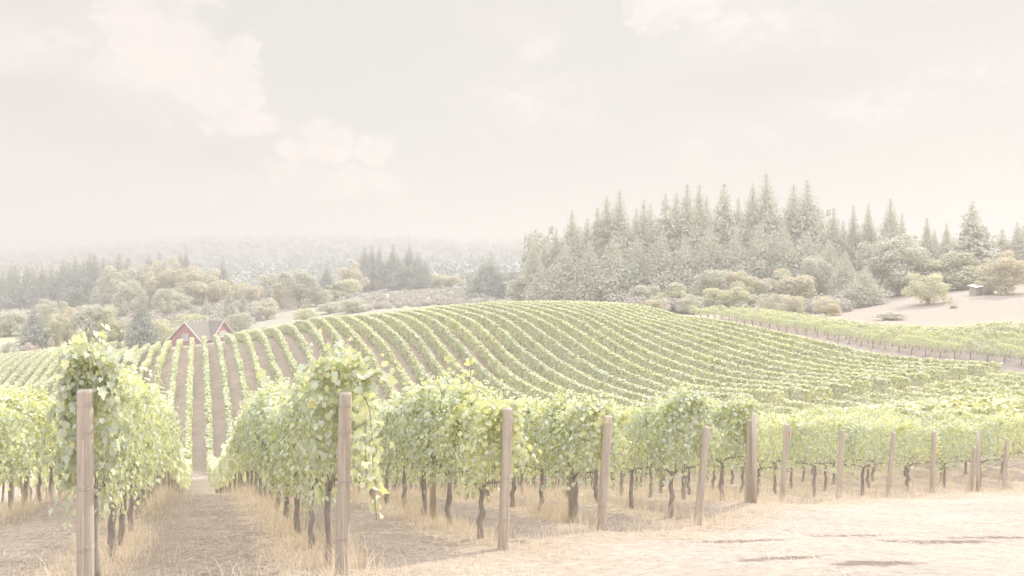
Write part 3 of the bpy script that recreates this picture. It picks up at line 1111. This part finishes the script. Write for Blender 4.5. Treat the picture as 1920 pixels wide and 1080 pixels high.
P = grass_points()
V, t_, q, ti = blades(len(P), P, 0.12, 0.44, 0.0036)
tag(link('dry_grass', mesh_np('dry_grass', V, tris=t_, quads=q, mats=[M['straw']], tint=ti)), 'tall dry golden grass growing under the near vine rows', 'grass', kind='stuff')
n = 110000
R_ = 5.5 * np.exp(rng.random(n) * math.log(34 / 5.5))
A_ = rng.uniform(-0.68, 0.66, n)
X, Y = R_ * np.sin(A_), R_ * np.cos(A_)
den = np.where((Y < edge_Y(X) - 1.8) & (X > 0.5), 0.22, 1.0) * (0.35 + 0.65 * (np.sin(X * 2.1 + np.sin(Y * 1.7)) * np.sin(Y * 2.6 + X) > -0.2))
kk = rng.random(n) < den
P = np.c_[X[kk], Y[kk], ground_z(X[kk], Y[kk])]
V, t_, q, ti = blades(len(P), P, 0.05, 0.24, 0.0045, True)
tag(link('straw_litter', mesh_np('straw_litter', V, tris=t_, quads=q, mats=[M['litter']], tint=ti)), 'loose straw and clippings lying on the ground by the posts', 'straw', kind='stuff')


# ------------------------------------------------------------------ trees
def fir_mesh(seed, levels=46, per=7, rmax=0.15, thin=1.0, lowest=0.06, fine=1.0, full=1.6):
    """unit-height fir: crown of drooping sprays and a trunk"""
    g = np.random.default_rng(seed)
    pos, nrm, tip, size = [], [], [], []
    for i in range(levels):
        t = (i + g.random() * 0.8) / levels
        h = lowest + (1 - lowest) * t
        L0 = rmax * min(1.0, 0.12 + full * (1 - t) ** 1.05) * min(1, 0.6 + 2.2 * t)
        nb = max(3, int(per * (1 - 0.45 * t)))
        for j in range(nb):
            an = 2 * math.pi * (j + g.random()) / nb + i * 2.4
            L = L0 * g.uniform(0.55, 1.2) * thin
            if g.random() < 0.12:
                L *= 0.5
            L *= 1 + 0.28 * math.sin(an * 2 + 9 * t + seed) * math.sin(t * 17 + seed)
            m = max(2, int(8 * L / rmax + 1))
            for s in range(m):
                f = (s + 0.6) / m
                r = L * f
                d = np.array((math.cos(an), math.sin(an), 0))
                p = d * r + np.array((0, 0, h - L * 0.38 * f * f + 0.05 * L * f))
                w = L0 * g.uniform(0.28, 0.5) * (1.1 - 0.4 * f) + 0.006
                for c in range(5):
                    pos.append(p + g.normal(0, 0.42 * w, 3))
                    nrm.append(np.array((d[0], d[1], 0.05)) + g.normal(0, 0.5, 3) * (1, 1, 0.6))
                    tip.append(d * 0.6 + np.array((0, 0, -0.8)) + g.normal(0, 0.4, 3))
                    size.append((w * 0.42 * fine, w * 0.8 * fine, w * 0.6 * fine))
    for s in range(3):
        pos.append((0, 0, 0.965 + 0.01 * s)); nrm.append(g.normal(0, 1, 3) * (1, 1, 0)); tip.append((0, 0, 1)); size.append((0.008, 0.035, 0.01))
    pos, nrm, tip, size = map(np.array, (pos, nrm, tip, size))
    V, Fc = scatter(QUAD_V, QUAD_F, pos, nrm, tip, size)
    ti = np.repeat(np.clip(g.normal(0.45, 0.17, len(pos)), 0, 1), 4)
    mb = MB()
    mb.tube([(0, 0, -0.03), (0.002, 0, 0.3), (0, 0.002, 0.7), (0, 0, 0.99)], [0.014, 0.011, 0.006, 0.0015], 7)
    return V, Fc, ti, mb


def crown_mesh(seed, lumps=18, leaves=2600, flat=0.85, lo=0.22, leaf=0.04, rad=0.42):
    """unit-height broad crown: many small leaf clumps on uneven lumps, with gaps"""
    g = np.random.default_rng(seed)
    cs, rs = [], []
    for i in range(lumps):
        v = g.normal(size=3); v /= np.linalg.norm(v)
        r = g.uniform(0.2, 1.0) ** 0.6
        cz = lo + (1 - lo) * 0.47
        hgt = (1 - lo) * 0.5
        cs.append((v[0] * r * rad * 0.9, v[1] * r * rad * 0.9, cz + v[2] * r * hgt * flat))
        rs.append(g.uniform(0.07, 0.17))
    cs, rs = np.array(cs), np.array(rs)
    k = g.choice(lumps, leaves, p=rs ** 2 / (rs ** 2).sum())
    d = g.normal(size=(leaves, 3)); d /= np.linalg.norm(d, axis=1, keepdims=True)
    fl = (d[:, 2] < -0.5) & (cs[k][:, 2] > 0.45)
    d[:, 2] = np.where(fl, -d[:, 2], d[:, 2])
    pos = cs[k] + d * rs[k][:, None] * g.uniform(0.72, 1.12, (leaves, 1))
    z0, z1 = np.percentile(pos[:, 2], 0.5), np.percentile(pos[:, 2], 99.7)
    bot = 0.02 if lo < 0.05 else lo * 0.6
    zs = bot + (pos[:, 2] - z0) / (z1 - z0) * (1 - bot)
    cs[:, 2] = bot + (cs[:, 2] - z0) / (z1 - z0) * (1 - bot)
    pos[:, 2] = np.maximum(zs, 0.01)
    nrm = d + g.normal(0, 0.5, (leaves, 3)) + np.array((0, 0, 0.2))
    tip = g.normal(size=(leaves, 3)) + np.array((0, 0, -0.6))
    V, Fc = scatter(QUAD_V, QUAD_F, pos, nrm, tip, leaf * g.uniform(0.6, 1.4, leaves))
    lumpt = g.normal(0, 0.1, lumps)
    ti = np.repeat(np.clip(g.normal(0.45, 0.15, leaves) + lumpt[k], 0, 1), 4)
    mb = MB()
    mb.tube([(0, 0, -0.04), (0.01, 0, lo * 0.6), (0, 0.01, lo + 0.12), (0.02, 0, 0.6)], [0.035, 0.026, 0.02, 0.008], 8)
    for i in g.choice(lumps, min(6, lumps), replace=False):
        c_ = cs[i]
        mb.tube([(0, 0, lo * 0.7 + 0.05 * g.random()), tuple(c_ * np.array((0.55, 0.55, 0.8))), tuple(c_)], [0.016, 0.010, 0.004], 6)
    return V, Fc, ti, mb


def pair(dat, mname, tname='trunk'):
    V, Fc, ti, mb = dat
    return mesh_np('crown', V, quads=Fc, mats=[M[mname]], tint=ti), mb.mesh('trunk', M[tname], True)


FIRS = [pair(fir_mesh(500 + i, 52, 10, (0.13, 0.15, 0.17, 0.12, 0.16, 0.14)[i], 1.0, (0.06, 0.1, 0.05, 0.12, 0.06, 0.08)[i], 0.68), 'fir') for i in range(6)]
DARKFIR = [pair(fir_mesh(550 + i, 46, 10, 0.15, 1.0, 0.04, 0.6, 1.7), 'dark') for i in range(3)]
LOWFIR = [pair(fir_mesh(530 + i, 50, 13, 0.2, 1.0, 0.02, 0.5, 1.5), 'fir') for i in range(3)]
THIN = [pair(fir_mesh(520 + i, 38, 6, 0.15, 0.95, 0.1), 'fir') for i in range(2)]
CEDAR = [pair(fir_mesh(540, 14, 18, 0.34, 1.1, 0.06, 0.5, 1.15), 'dark'), pair(fir_mesh(541, 34, 11, 0.24, 1.0, 0.05, 0.6, 1.3), 'dark')]
BROAD = {m_: [pair(crown_mesh(600 + 10 * j + i, (34, 38, 28)[i], 9000, 1.0, (0.04, 0.02, 0.12)[i], 0.027), m_) for i in range(3)] for j, m_ in enumerate(('oak', 'gold', 'lime'))}
BUSH = {m_: [pair(crown_mesh(700 + 10 * j + i, 40, 8000, 0.95, 0.0, 0.028, 0.55), m_) for i in range(2)] for j, m_ in enumerate(('oak', 'gold', 'lime', 'red', 'brush'))}


CW = {}


def tree(name, pr, px, D, ytop, width, label, cat, group, base_dx=0.0):
    x, y, z = at(px, D)
    h = -(ytop - HY) / F * D - z
    r = root(name, (x, y, z - 0.1), random.random() * 6.28)
    w = width / F * D                         # wanted crown width in metres
    if pr[0].name not in CW:
        a = np.empty(len(pr[0].vertices) * 3, np.float32)
        pr[0].vertices.foreach_get('co', a)
        a = a.reshape(-1, 3)
        CW[pr[0].name] = 2 * float(np.percentile(np.hypot(a[:, 0], a[:, 1]), 90 if name not in ('broadleaf_tree', 'shrub') else 98.5))
    cw = CW[pr[0].name]
    sxy = w / max(cw, 0.01)
    r.scale = (sxy, sxy, h)
    tag(r, label, cat, group)
    link('crown', pr[0], r)
    link('trunk', pr[1], r)
    return r


# the firs that make the right-hand forest's skyline, left to right: (px, y of the tip, D, width px)
SKY = [(1001,451,262,30),(1020,449,268,26),(1043,428,266,38),(1073,395,268,46),(1101,409,276,40),(1120,388,272,44),(1138,367,272,50),(1162,358,270,56),(1193,391,280,44),
       (1207,375,272,46),(1219,383,284,40),(1248,363,274,52),(1268,360,284,46),(1289,345,272,56),(1311,347,280,50),(1325,367,290,44),(1358,344,272,60),(1384,370,284,44),
       (1411,345,274,54),(1437,324,270,60),(1488,347,276,66),(1514,338,270,62),(1534,388,282,44),(1563,388,272,52),(1581,412,280,36),(1600,386,274,42),(1628,384,272,50),(1670,373,268,56),
       (1691,397,276,28),(1738,407,258,38),(1752,430,264,34),(1775,418,258,40),(1823,377,240,72),(1879,427,250,40),(1908,416,246,44),(1925,407,250,46)]
for i, (px, yt, D, w) in enumerate(SKY):
    pr = FIRS[(i * 5 + 1) % 6]
    lb = 'tall dark fir, %s spire from the left in the forest on the right' % nth(i + 1)
    if px == 1437:
        lb = 'tallest fir of the forest, its ragged tip above all others'
    if px == 1823:
        pr, lb = THIN[0], 'broad lone fir with airy tiered branches, behind the small shed'
    if px in (1691, 1248, 1879):
        pr = THIN[1]
    tree('fir_tree', pr, px, D, yt, w * (1.3 if px < 1545 else 0.95), lb, 'fir tree', 'firs of the forest on the right')

# lower firs and spruces standing in front of that forest
for i, (px, yt, D, w) in enumerate([(1015,490,250,44),(1060,455,254,60),(1105,450,252,60),(1150,440,250,66),(1195,440,256,60),(1240,430,252,64),(1285,440,250,64),(1330,420,254,66),
                                    (1378,425,250,64),(1425,415,252,70),(1470,420,250,64),(1515,430,248,64),(1556,450,246,54),(1585,470,226,46),(1622,498,214,48),(1660,440,262,60),(1710,450,262,60),(1765,462,256,52),(1850,482,246,50),(1895,470,252,50)]):
    tree('fir_tree', LOWFIR[i % 3], px, D, yt, w * 1.25, 'lower dark fir within the forest on the right, %s from the left' % nth(i + 1), 'fir tree', 'lower firs of the forest on the right')

# left forest and other conifers
LEFT = [(5,508,440,30),(20,498,445,30),(29,496,430,30),(50,498,440,32),(64,503,430,30),(78,498,435,32),(95,505,440,30),(118,485,445,34),(130,492,430,30),(141,480,440,34),(156,487,430,32),(169,473,445,36),
        (178,473,440,34),(194,482,430,32),(205,487,445,30),(223,476,440,40),(238,484,430,38),(280,475,460,36),(299,473,455,38),(338,471,470,26),(349,466,475,24)]
for i, (px, yt, D, w) in enumerate(LEFT):
    tree('fir_tree', DARKFIR[(i * 2) % 3], px, D, yt, w * 1.25, 'dark fir in the forest on the left, %s spire from the left edge' % nth(i + 1), 'fir tree', 'firs of the forest on the left')
GRP = [(684,461,450,30),(697,460,455,30),(711,463,450,28),(737,459,450,32),(745,474,458,24),(768,457,450,32),(784,472,452,24),(798,486,450,22)]
for i, (px, yt, D, w) in enumerate(GRP):
    tree('fir_tree', DARKFIR[i % 3], px, D, yt, w * 1.15, 'fir in the clump beyond the brushy slope, %s from the left of the clump' % nth(i + 1), 'fir tree', 'clump of firs in the middle distance')
tree('cedar_tree', CEDAR[0], 906, 330, 479, 70, 'wide dark conifer with flat tiers, left one of the twin pair', 'conifer', None)
tree('cedar_tree', CEDAR[0], 921, 332, 475, 74, 'wide dark conifer with flat tiers, right one of the twin pair', 'conifer', None)
tree('cedar_tree', CEDAR[1], 612, 380, 495, 38, 'single dark bushy conifer among pale trees left of the fir clump', 'conifer', None)
tree('cedar_tree', CEDAR[1], 418, 400, 481, 38, 'dark conifer top above the golden trees behind the red house', 'conifer', None)
tree('spruce_tree', CEDAR[1], 265, 212, 545, 46, 'dark spruce with a pale tip standing left of the red house', 'conifer', None)
tree('spruce_tree', CEDAR[1], 63, 225, 567, 46, 'dense dark conical tree at the left above the vine slope', 'conifer', None)
tree('cypress_tree', FIRS[3], 430, 300, 539, 22, 'narrow dark pointed tree right behind the red house roof', 'conifer', None)
tree('cypress_tree', FIRS[3], 456, 305, 546, 16, 'slim bluish pointed tree right of the house', 'conifer', None)
tree('cypress_tree', FIRS[5], 387, 290, 556, 26, 'small dark pointed tree just above the house ridge', 'conifer', None)

# broadleaf trees: (px, D, ytop, width, kind, label)
B = [(215,400,500,62,'oak','olive broadleaf tree at the right end of the left forest'),(262,395,497,70,'oak','tall olive tree left of the golden crowns'),(300,390,490,64,'gold','pale golden tree in the left clump'),
     (335,395,484,66,'gold','tallest golden tree under the two small fir tips'),(385,385,506,86,'gold','broad golden tree directly above the red house'),(360,380,515,60,'gold','golden crown left of the broad one above the house'),
     (240,370,525,60,'oak','lower olive tree in front of the left clump'),(305,330,541,40,'oak','small olive tree between spruce and house'),(330,360,545,50,'oak','dusky tree behind the house at its left'),
     (440,400,525,44,'gold','pale tree right of the dark conifer above the house'),(470,390,530,46,'gold','rounded pale tree in the hollow right of the house'),(505,420,512,50,'oak','olive tree left of the oak on the meadow'),
     (560,340,507,66,'oak','spreading oak on the meadow with its trunk showing'),(530,350,525,44,'gold','golden tree just left of the spreading oak'),(600,345,540,40,'oak','dusky tree right of the spreading oak'),
     (640,380,524,66,'lime','pale green round tree left of the fir clump'),(660,420,492,50,'gold','faint golden tree behind the pale green round tree'),(810,470,512,60,'gold','low golden tree right of the fir clump'),(845,460,514,44,'gold','round pale tree between fir clump and twin conifers'),
     (170,230,572,76,'oak','round olive tree behind the tall vine at the left'),(125,240,577,50,'gold','pale tree between the dark conical tree and the round olive tree'),(200,228,578,44,'lime','lighter half of the round trees left of the spruce'),
     (98,230,597,36,'lime','small grey-green tree at the right foot of the dark conical tree'),(20,290,580,70,'oak','olive thicket tree at the left edge above the green field'),(85,330,560,44,'oak','small round tree in front of the left forest'),(117,335,565,30,'lime','smallest round tree before the left forest'),
     (1690,238,440,110,'oak','broad round crown rising among the right-hand firs'),(1650,244,452,70,'oak','olive crown at the left shoulder of the broad round tree'),(1800,232,472,110,'lime','wide yellow-green tree behind the round bush'),(1745,236,485,90,'oak','dusky tree between broad crown and wide yellow-green tree'),
     (1886,196,470,72,'gold','golden tree with a bare trunk right of the shed'),(1855,200,518,44,'gold','low golden branch-like tree beside the shed'),(1530,234,482,60,'oak','olive tree at the right end of the shrub belt'),
     (1490,222,505,84,'gold','golden tree with a reddish top in the shrub belt'),(1430,228,522,80,'oak','dusky round tree left of the reddish-topped one'),(1390,224,508,70,'gold','rounded golden tree in the middle of the shrub belt'),(1335,226,505,70,'oak','tan round tree at the back of the shrub belt'),
     (1265,215,530,70,'lime','pale leafy tree standing in front of the dark firs'),(1350,208,540,60,'lime','pale green tree low in the shrub belt'),(1205,222,534,54,'oak','pale-topped tree at the left end of the shrub belt'),(1390,204,537,56,'lime','bright ragged tree low in the shrub belt'),
     (985,268,516,60,'oak','olive tree at the left foot of the forest'),(1015,262,530,60,'gold','orange-tinted tree at the foot of the forest'),(1060,262,532,70,'oak','dusky tree at the foot of the forest behind the crest'),(1130,262,525,80,'oak','greyish tree at the forest foot, right of the dusky one')]
for px, D, yt, w, kd, lb in B:
    tree('broadleaf_tree', random.choice(BROAD[kd]), px, D, yt, w * 1.2, lb, 'tree', 'broadleaf trees beyond the vineyard')
SH = [(1742,190,512,88,'lime','round bright green bush standing alone on the dirt slope'),(1485,186,552,66,'gold','rounded golden shrub at the edge of the upper vines'),(1550,184,555,62,'gold','pale golden shrub nearest the dirt slope'),
      (1300,190,552,60,'oak','tan shrub low behind the vine crest'),(1230,192,560,50,'gold','pale shrub at the left end of the low shrubs'),(1670,158,584,64,'oak','low wide shrub at the edge of the upper vine block'),(1787,176,571,18,'brush','small brown shrub on the dirt slope'),
      (1440,196,550,50,'oak','dusky low shrub by the sign pole'),(573,262,577,52,'lime','bright green bush left of the dark bush behind the crest'),(662,275,557,72,'oak','dark rounded bush just beyond the hill crest'),(620,290,566,56,'oak','dusky bush between bright and dark bushes'),
      (925,250,562,34,'lime','small bright bush on the crest below the twin conifers'),(948,252,560,30,'gold','pale plume-like shrub on the crest beside the bright bush'),(58,212,642,34,'red','reddish-pink shrub by the left vine slope'),(16,214,640,26,'oak','dark round shrub at the far left edge'),
      (96,214,632,16,'red','pinkish little shrub at the foot of the grey-green tree'),(300,226,598,66,'lime','yellow-green thicket left of the red house'),(360,262,588,70,'lime','yellow-green hedge behind the house roof'),(230,232,600,50,'gold','pale thicket between round trees and spruce'),(450,250,585,60,'oak','olive shrub right behind the house'),(500,300,560,50,'gold','pale shrub on the far meadow edge')]
for px, D, yt, w, kd, lb in SH:
    tree('shrub', random.choice(BUSH[kd]), px, D, yt, w, lb, 'shrub', 'shrubs beyond the vineyard')


# far woods that read as one mass
def wood(name, specs, label, mname):
    Vs, Fs, Ts, o = [], [], [], 0
    for kind, x, y, z, h, w in specs:
        g = rng
        n = int(min(420, max(170, 110 * 600 / y)))
        if kind == 'fir':
            t = g.random(n) ** 0.8
            r = w * 0.5 * (1 - t) ** 0.9 * g.uniform(0.4, 1.05, n) + 0.02 * w
            an = g.random(n) * 6.28
            pos = np.c_[r * np.cos(an), r * np.sin(an), t * h * 0.97]
            nrm = np.c_[np.cos(an), np.sin(an), np.full(n, 0.8)] + g.normal(0, 0.4, (n, 3))
            tip = np.c_[np.cos(an), np.sin(an), np.full(n, -0.7)]
            sz = (w * 0.3 * (1.1 - t) + 0.03 * h) * math.sqrt(110 / n)
        else:
            d = unit(n)
            pos = d * np.array((w * 0.5, w * 0.5, h * 0.42)) * g.uniform(0.6, 1.1, (n, 1)) + np.array((0, 0, h * 0.52))
            nrm = d + g.normal(0, 0.4, (n, 3))
            tip = unit(n)
            sz = np.full(n, 0.24 * w * math.sqrt(90 / n))
        V, Fc = scatter(QUAD_V, QUAD_F, pos + np.array((x, y, z)), nrm, tip, sz)
        Vs.append(V); Fs.append(Fc + o); o += len(V)
        Ts.append(np.repeat(np.clip(g.normal(0.35 if kind == 'fir' else 0.6, 0.08, n) + g.normal(0, 0.08), 0, 1), 4))
    me = mesh_np(name, np.concatenate(Vs), quads=np.concatenate(Fs), mats=[M[mname]], tint=np.concatenate(Ts))
    return tag(link(name, me), label, 'woods', kind='stuff')


def spots(n, p0, p1, d0, d1, kinds, h0, h1, ok=None):
    r = []
    while len(r) < n:
        px, D = random.uniform(p0, p1), math.exp(random.uniform(math.log(d0), math.log(d1)))
        if ok and not ok(px, D):
            continue
        x = (px - 960) / F * D
        kd = random.choice(kinds)
        h = random.uniform(h0, h1) * (1.0 if kd == 'fir' else 0.6)
        r.append([kd, x, D, 0, h, h * (random.uniform(0.28, 0.36) if kd == 'fir' else random.uniform(0.9, 1.3))])
    z = ground_z(np.array([q[1] for q in r]), np.array([q[2] for q in r]))
    for q, zz in zip(r, z):
        q[3] = zz - 0.3
    return r


sp_ = spots(150, -60, 245, 445, 560, ['fir'], 24, 33) + spots(150, 985, 1560, 286, 350, ['fir'], 20, 32) + spots(80, 1560, 1990, 275, 330, ['fir'], 9, 15)
wood('forest_interior', sp_, 'dark mass of firs filling the two forests behind their skyline trees', 'fir')
sp_ = spots(1700, -160, 1040, 560, 2600, ['fir', 'broad', 'broad'], 15, 24) + spots(300, 430, 1000, 480, 800, ['broad', 'broad', 'fir'], 12, 18, lambda p, d: abs(p - 980) > 50 or d > 560)
wood('distant_woods', sp_, 'hazy patchwork of woods covering the far hills', 'far')
sp_ = spots(420, 640, 900, 280, 440, ['broad'], 2.2, 4.5, lambda p, d: abs(p - 735) > 70 or d < 425) + spots(160, 480, 680, 360, 470, ['broad'], 3, 7) + spots(120, 0, 200, 360, 425, ['broad'], 6, 12) \
    + spots(160, 230, 480, 285, 385, ['broad'], 4, 9) + spots(60, 850, 1000, 260, 330, ['broad'], 3, 6) + spots(70, 1180, 1590, 196, 232, ['broad'], 5, 9)
wood('brush', sp_, 'low dry brush covering the slope below the fir clump', 'brush')


# ------------------------------------------------------------------ red house behind the crest
M['redwall'] = noisy('red_siding', (0.47, 0.25, 0.26), (0.52, 0.29, 0.30), 3, 0.8, 0.15, 4, (0.3, 0.3, 6))
M['roof'] = noisy('brown_shingles', (0.21, 0.185, 0.17), (0.26, 0.23, 0.21), 5, 0.85, 0.15, 6)
M['trim'] = noisy('white_trim', (0.80, 0.72, 0.70), (0.84, 0.77, 0.74), 4, 0.6, 0.2)
M['glass'] = noisy('window_glass', (0.46, 0.47, 0.46), (0.56, 0.57, 0.55), 1.5, 0.15, 0.5)
M['white'] = noisy('white_metal', (0.84, 0.82, 0.80), (0.88, 0.86, 0.84), 4, 0.4, 0.4)


def red_house():
    px, D = 385, 218
    x0, y0, g = at(px, D)
    ridge = -(599 - HY) / F * D
    r = root('red_house', (x0, y0, g))
    tag(r, 'red gabled house with brown roof and white trim behind the vine crest', 'house')
    H = ridge - g
    r.scale = (0.93, 0.93, 1)
    e1 = np.array((math.sin(math.radians(17)), math.cos(math.radians(17)), 0))
    e1n = np.array((e1[1], -e1[0], 0))        # right of e1: faces the camera's right
    up = np.array((0, 0, 1.0))

    def wing(o, ax, nx, l0, l1, half, rise, top, wall_bot):
        """gable wing with its ridge along ax from l0 to l1 (a gable wall at l0); roof slabs with thickness"""
        P = lambda a, b_, z: tuple(o + ax * a + nx * b_ + up * z)
        w = MB()
        ev = top - rise
        w.poly([P(l0, -half, wall_bot), P(l0, half, wall_bot), P(l0, half, ev), P(l0, 0, top - 0.05), P(l0, -half, ev)], [(0, 1, 2, 3, 4)])
        w.poly([P(l1, -half, wall_bot), P(l1, half, wall_bot), P(l1, half, ev), P(l1, 0, top - 0.05), P(l1, -half, ev)], [(4, 3, 2, 1, 0)])
        for s_ in (-1, 1):
            w.poly([P(l0, s_ * half, wall_bot), P(l1, s_ * half, wall_bot), P(l1, s_ * half, ev), P(l0, s_ * half, ev)], [(0, 1, 2, 3)])
        rf = MB()
        sl = rise / half
        for s_ in (-1, 1):
            hb = half + 0.45
            a, b_ = l0 - 0.4, l1 + 0.4
            q = [P(a, 0, top + 0.1), P(b_, 0, top + 0.1), P(b_, s_ * hb, top + 0.1 - hb * sl), P(a, s_ * hb, top + 0.1 - hb * sl)]
            q2 = [tuple(np.array(c_) - up * 0.18) for c_ in q]
            rf.poly(q + q2, [(0, 1, 2, 3), (7, 6, 5, 4), (0, 3, 7, 4), (1, 2, 6, 5), (2, 3, 7, 6)])
        tr = MB()
        for s_ in (-1, 1):
            hb = half + 0.45
            a = l0 - 0.43
            tr.tube([P(a, 0, top - 0.02), P(a, s_ * hb, top - 0.02 - hb * sl)], 0.13, 4)
        return w, rf, tr
    O = np.zeros(3)
    wA, rA, tA = wing(O, e1, e1n, -8.6, 7.0, 5.3, 4.6, H, -1.0)
    walls = wA.build('wall', M['redwall'], r)
    roofA = rA.build('roof', M['roof'], r)
    tA.build('gable_trim', M['trim'], r)
    OB = e1 * 0.7
    wB, rB, tB = wing(OB - up * 0.35, -e1n, e1, -5.4, -0.3, 4.2, 3.6, H, -1.0)
    wB.build('wall', M['redwall'], r)
    rB.build('roof', M['roof'], r)
    tB.build('gable_trim', M['trim'], r)

    def window(centre, along, out, w_, h_, panes):
        f = MB()
        rz = math.atan2(along[1], along[0])
        c_ = centre + out * 0.05
        for sx in (-1, 1):
            f.box(tuple(c_ + along * sx * (w_ / 2)), (0.16, 0.14, h_ + 0.16), rz)
        for sz in (-1, 1):
            f.box(tuple(c_ + up * sz * h_ / 2), (w_ - 0.16, 0.14, 0.16), rz)
        for q in range(1, panes):
            f.box(tuple(c_ + along * (-w_ / 2 + w_ * q / panes)), (0.1, 0.12, h_ - 0.16), rz)
        fr = f.build('window_frame', M['trim'], r)
        gl = MB()
        gl.box(tuple(centre + out * 0.02), (w_ - 0.16, 0.06, h_ - 0.16), rz)
        gl.build('pane', M['glass'], fr)
    window(-e1 * 8.6 + up * (H - 4.0), e1n, -e1, 1.7, 1.7, 2)
    window(OB + e1n * 5.4 + up * (H - 3.9), e1, e1n, 2.7, 1.5, 3)
    for q in (-5.4, -3.8, -2.4, 0.4, 1.8, 3.4):
        m_ = MB()
        m_.tube([tuple(e1 * q + e1n * 0.5 + up * (H - 0.4)), tuple(e1 * q + e1n * 0.5 + up * (H + 0.12))], [0.2, 0.14], 8)
        m_.build('roof_vent', M['white'], roofA)
    sl = 4.6 / 5.3
    for q in (5.0, 5.9):
        m_ = MB()
        a = lambda s_, b_: tuple(e1 * (q + s_) + e1n * b_ + up * (H + 0.22 - b_ * sl))
        pts = [a(-0.35, 3.2), a(0.35, 3.2), a(0.35, 4.7), a(-0.35, 4.7)]
        m_.poly(pts + [tuple(np.array(p) - up * 0.14) for p in pts], [(0, 1, 2, 3), (7, 6, 5, 4), (0, 4, 5, 1), (1, 5, 6, 2), (2, 6, 7, 3), (3, 7, 4, 0)])
        m_.build('skylight', M['white'], roofA)


red_house()


def shed():
    x, y, z = at(1830, 200)
    r = root('garden_shed', (x, y, z), math.radians(20))
    tag(r, 'small grey shed with a pale roof under the trees on the dirt slope', 'shed')
    w = MB(); w.box((0, 0, 0.9), (2.2, 2.0, 2.2)); w.build('wall', M['trunk'], r)
    rf = MB()
    q = [(-1.4, -1.3, 1.95), (1.4, -1.3, 2.2), (1.4, 1.3, 2.6), (-1.4, 1.3, 2.4)]
    rf.poly(q + [(a, b_, c_ + 0.12) for a, b_, c_ in q], [(3, 2, 1, 0), (4, 5, 6, 7), (0, 1, 5, 4), (1, 2, 6, 5), (2, 3, 7, 6), (3, 0, 4, 7)])
    rf.build('roof', M['white'], r)
    d = MB(); d.box((0.2, -1.03, 0.85), (0.8, 0.06, 1.8)); d.build('door', M['bark'], r)


shed()

# ------------------------------------------------------------------ haze
def haze():
    mb = MB()
    mb.box((0, 0, -5), (11800, 11800, 112))
    m, b = mat('haze')
    pv = b.n('ShaderNodeVolumePrincipled')
    pv.inputs['Color'].default_value = (0.625, 0.615, 0.61, 1)
    pv.inputs['Density'].default_value = HAZE_DENSITY
    pv.inputs['Anisotropy'].default_value = 0.2
    o = b.n('ShaderNodeOutputMaterial')
    m.node_tree.links.new(pv.outputs[0], o.inputs['Volume'])
    ob = mb.build('haze', m)
    tag(ob, kind='stuff')
    cy.volume_max_steps = 64


haze()
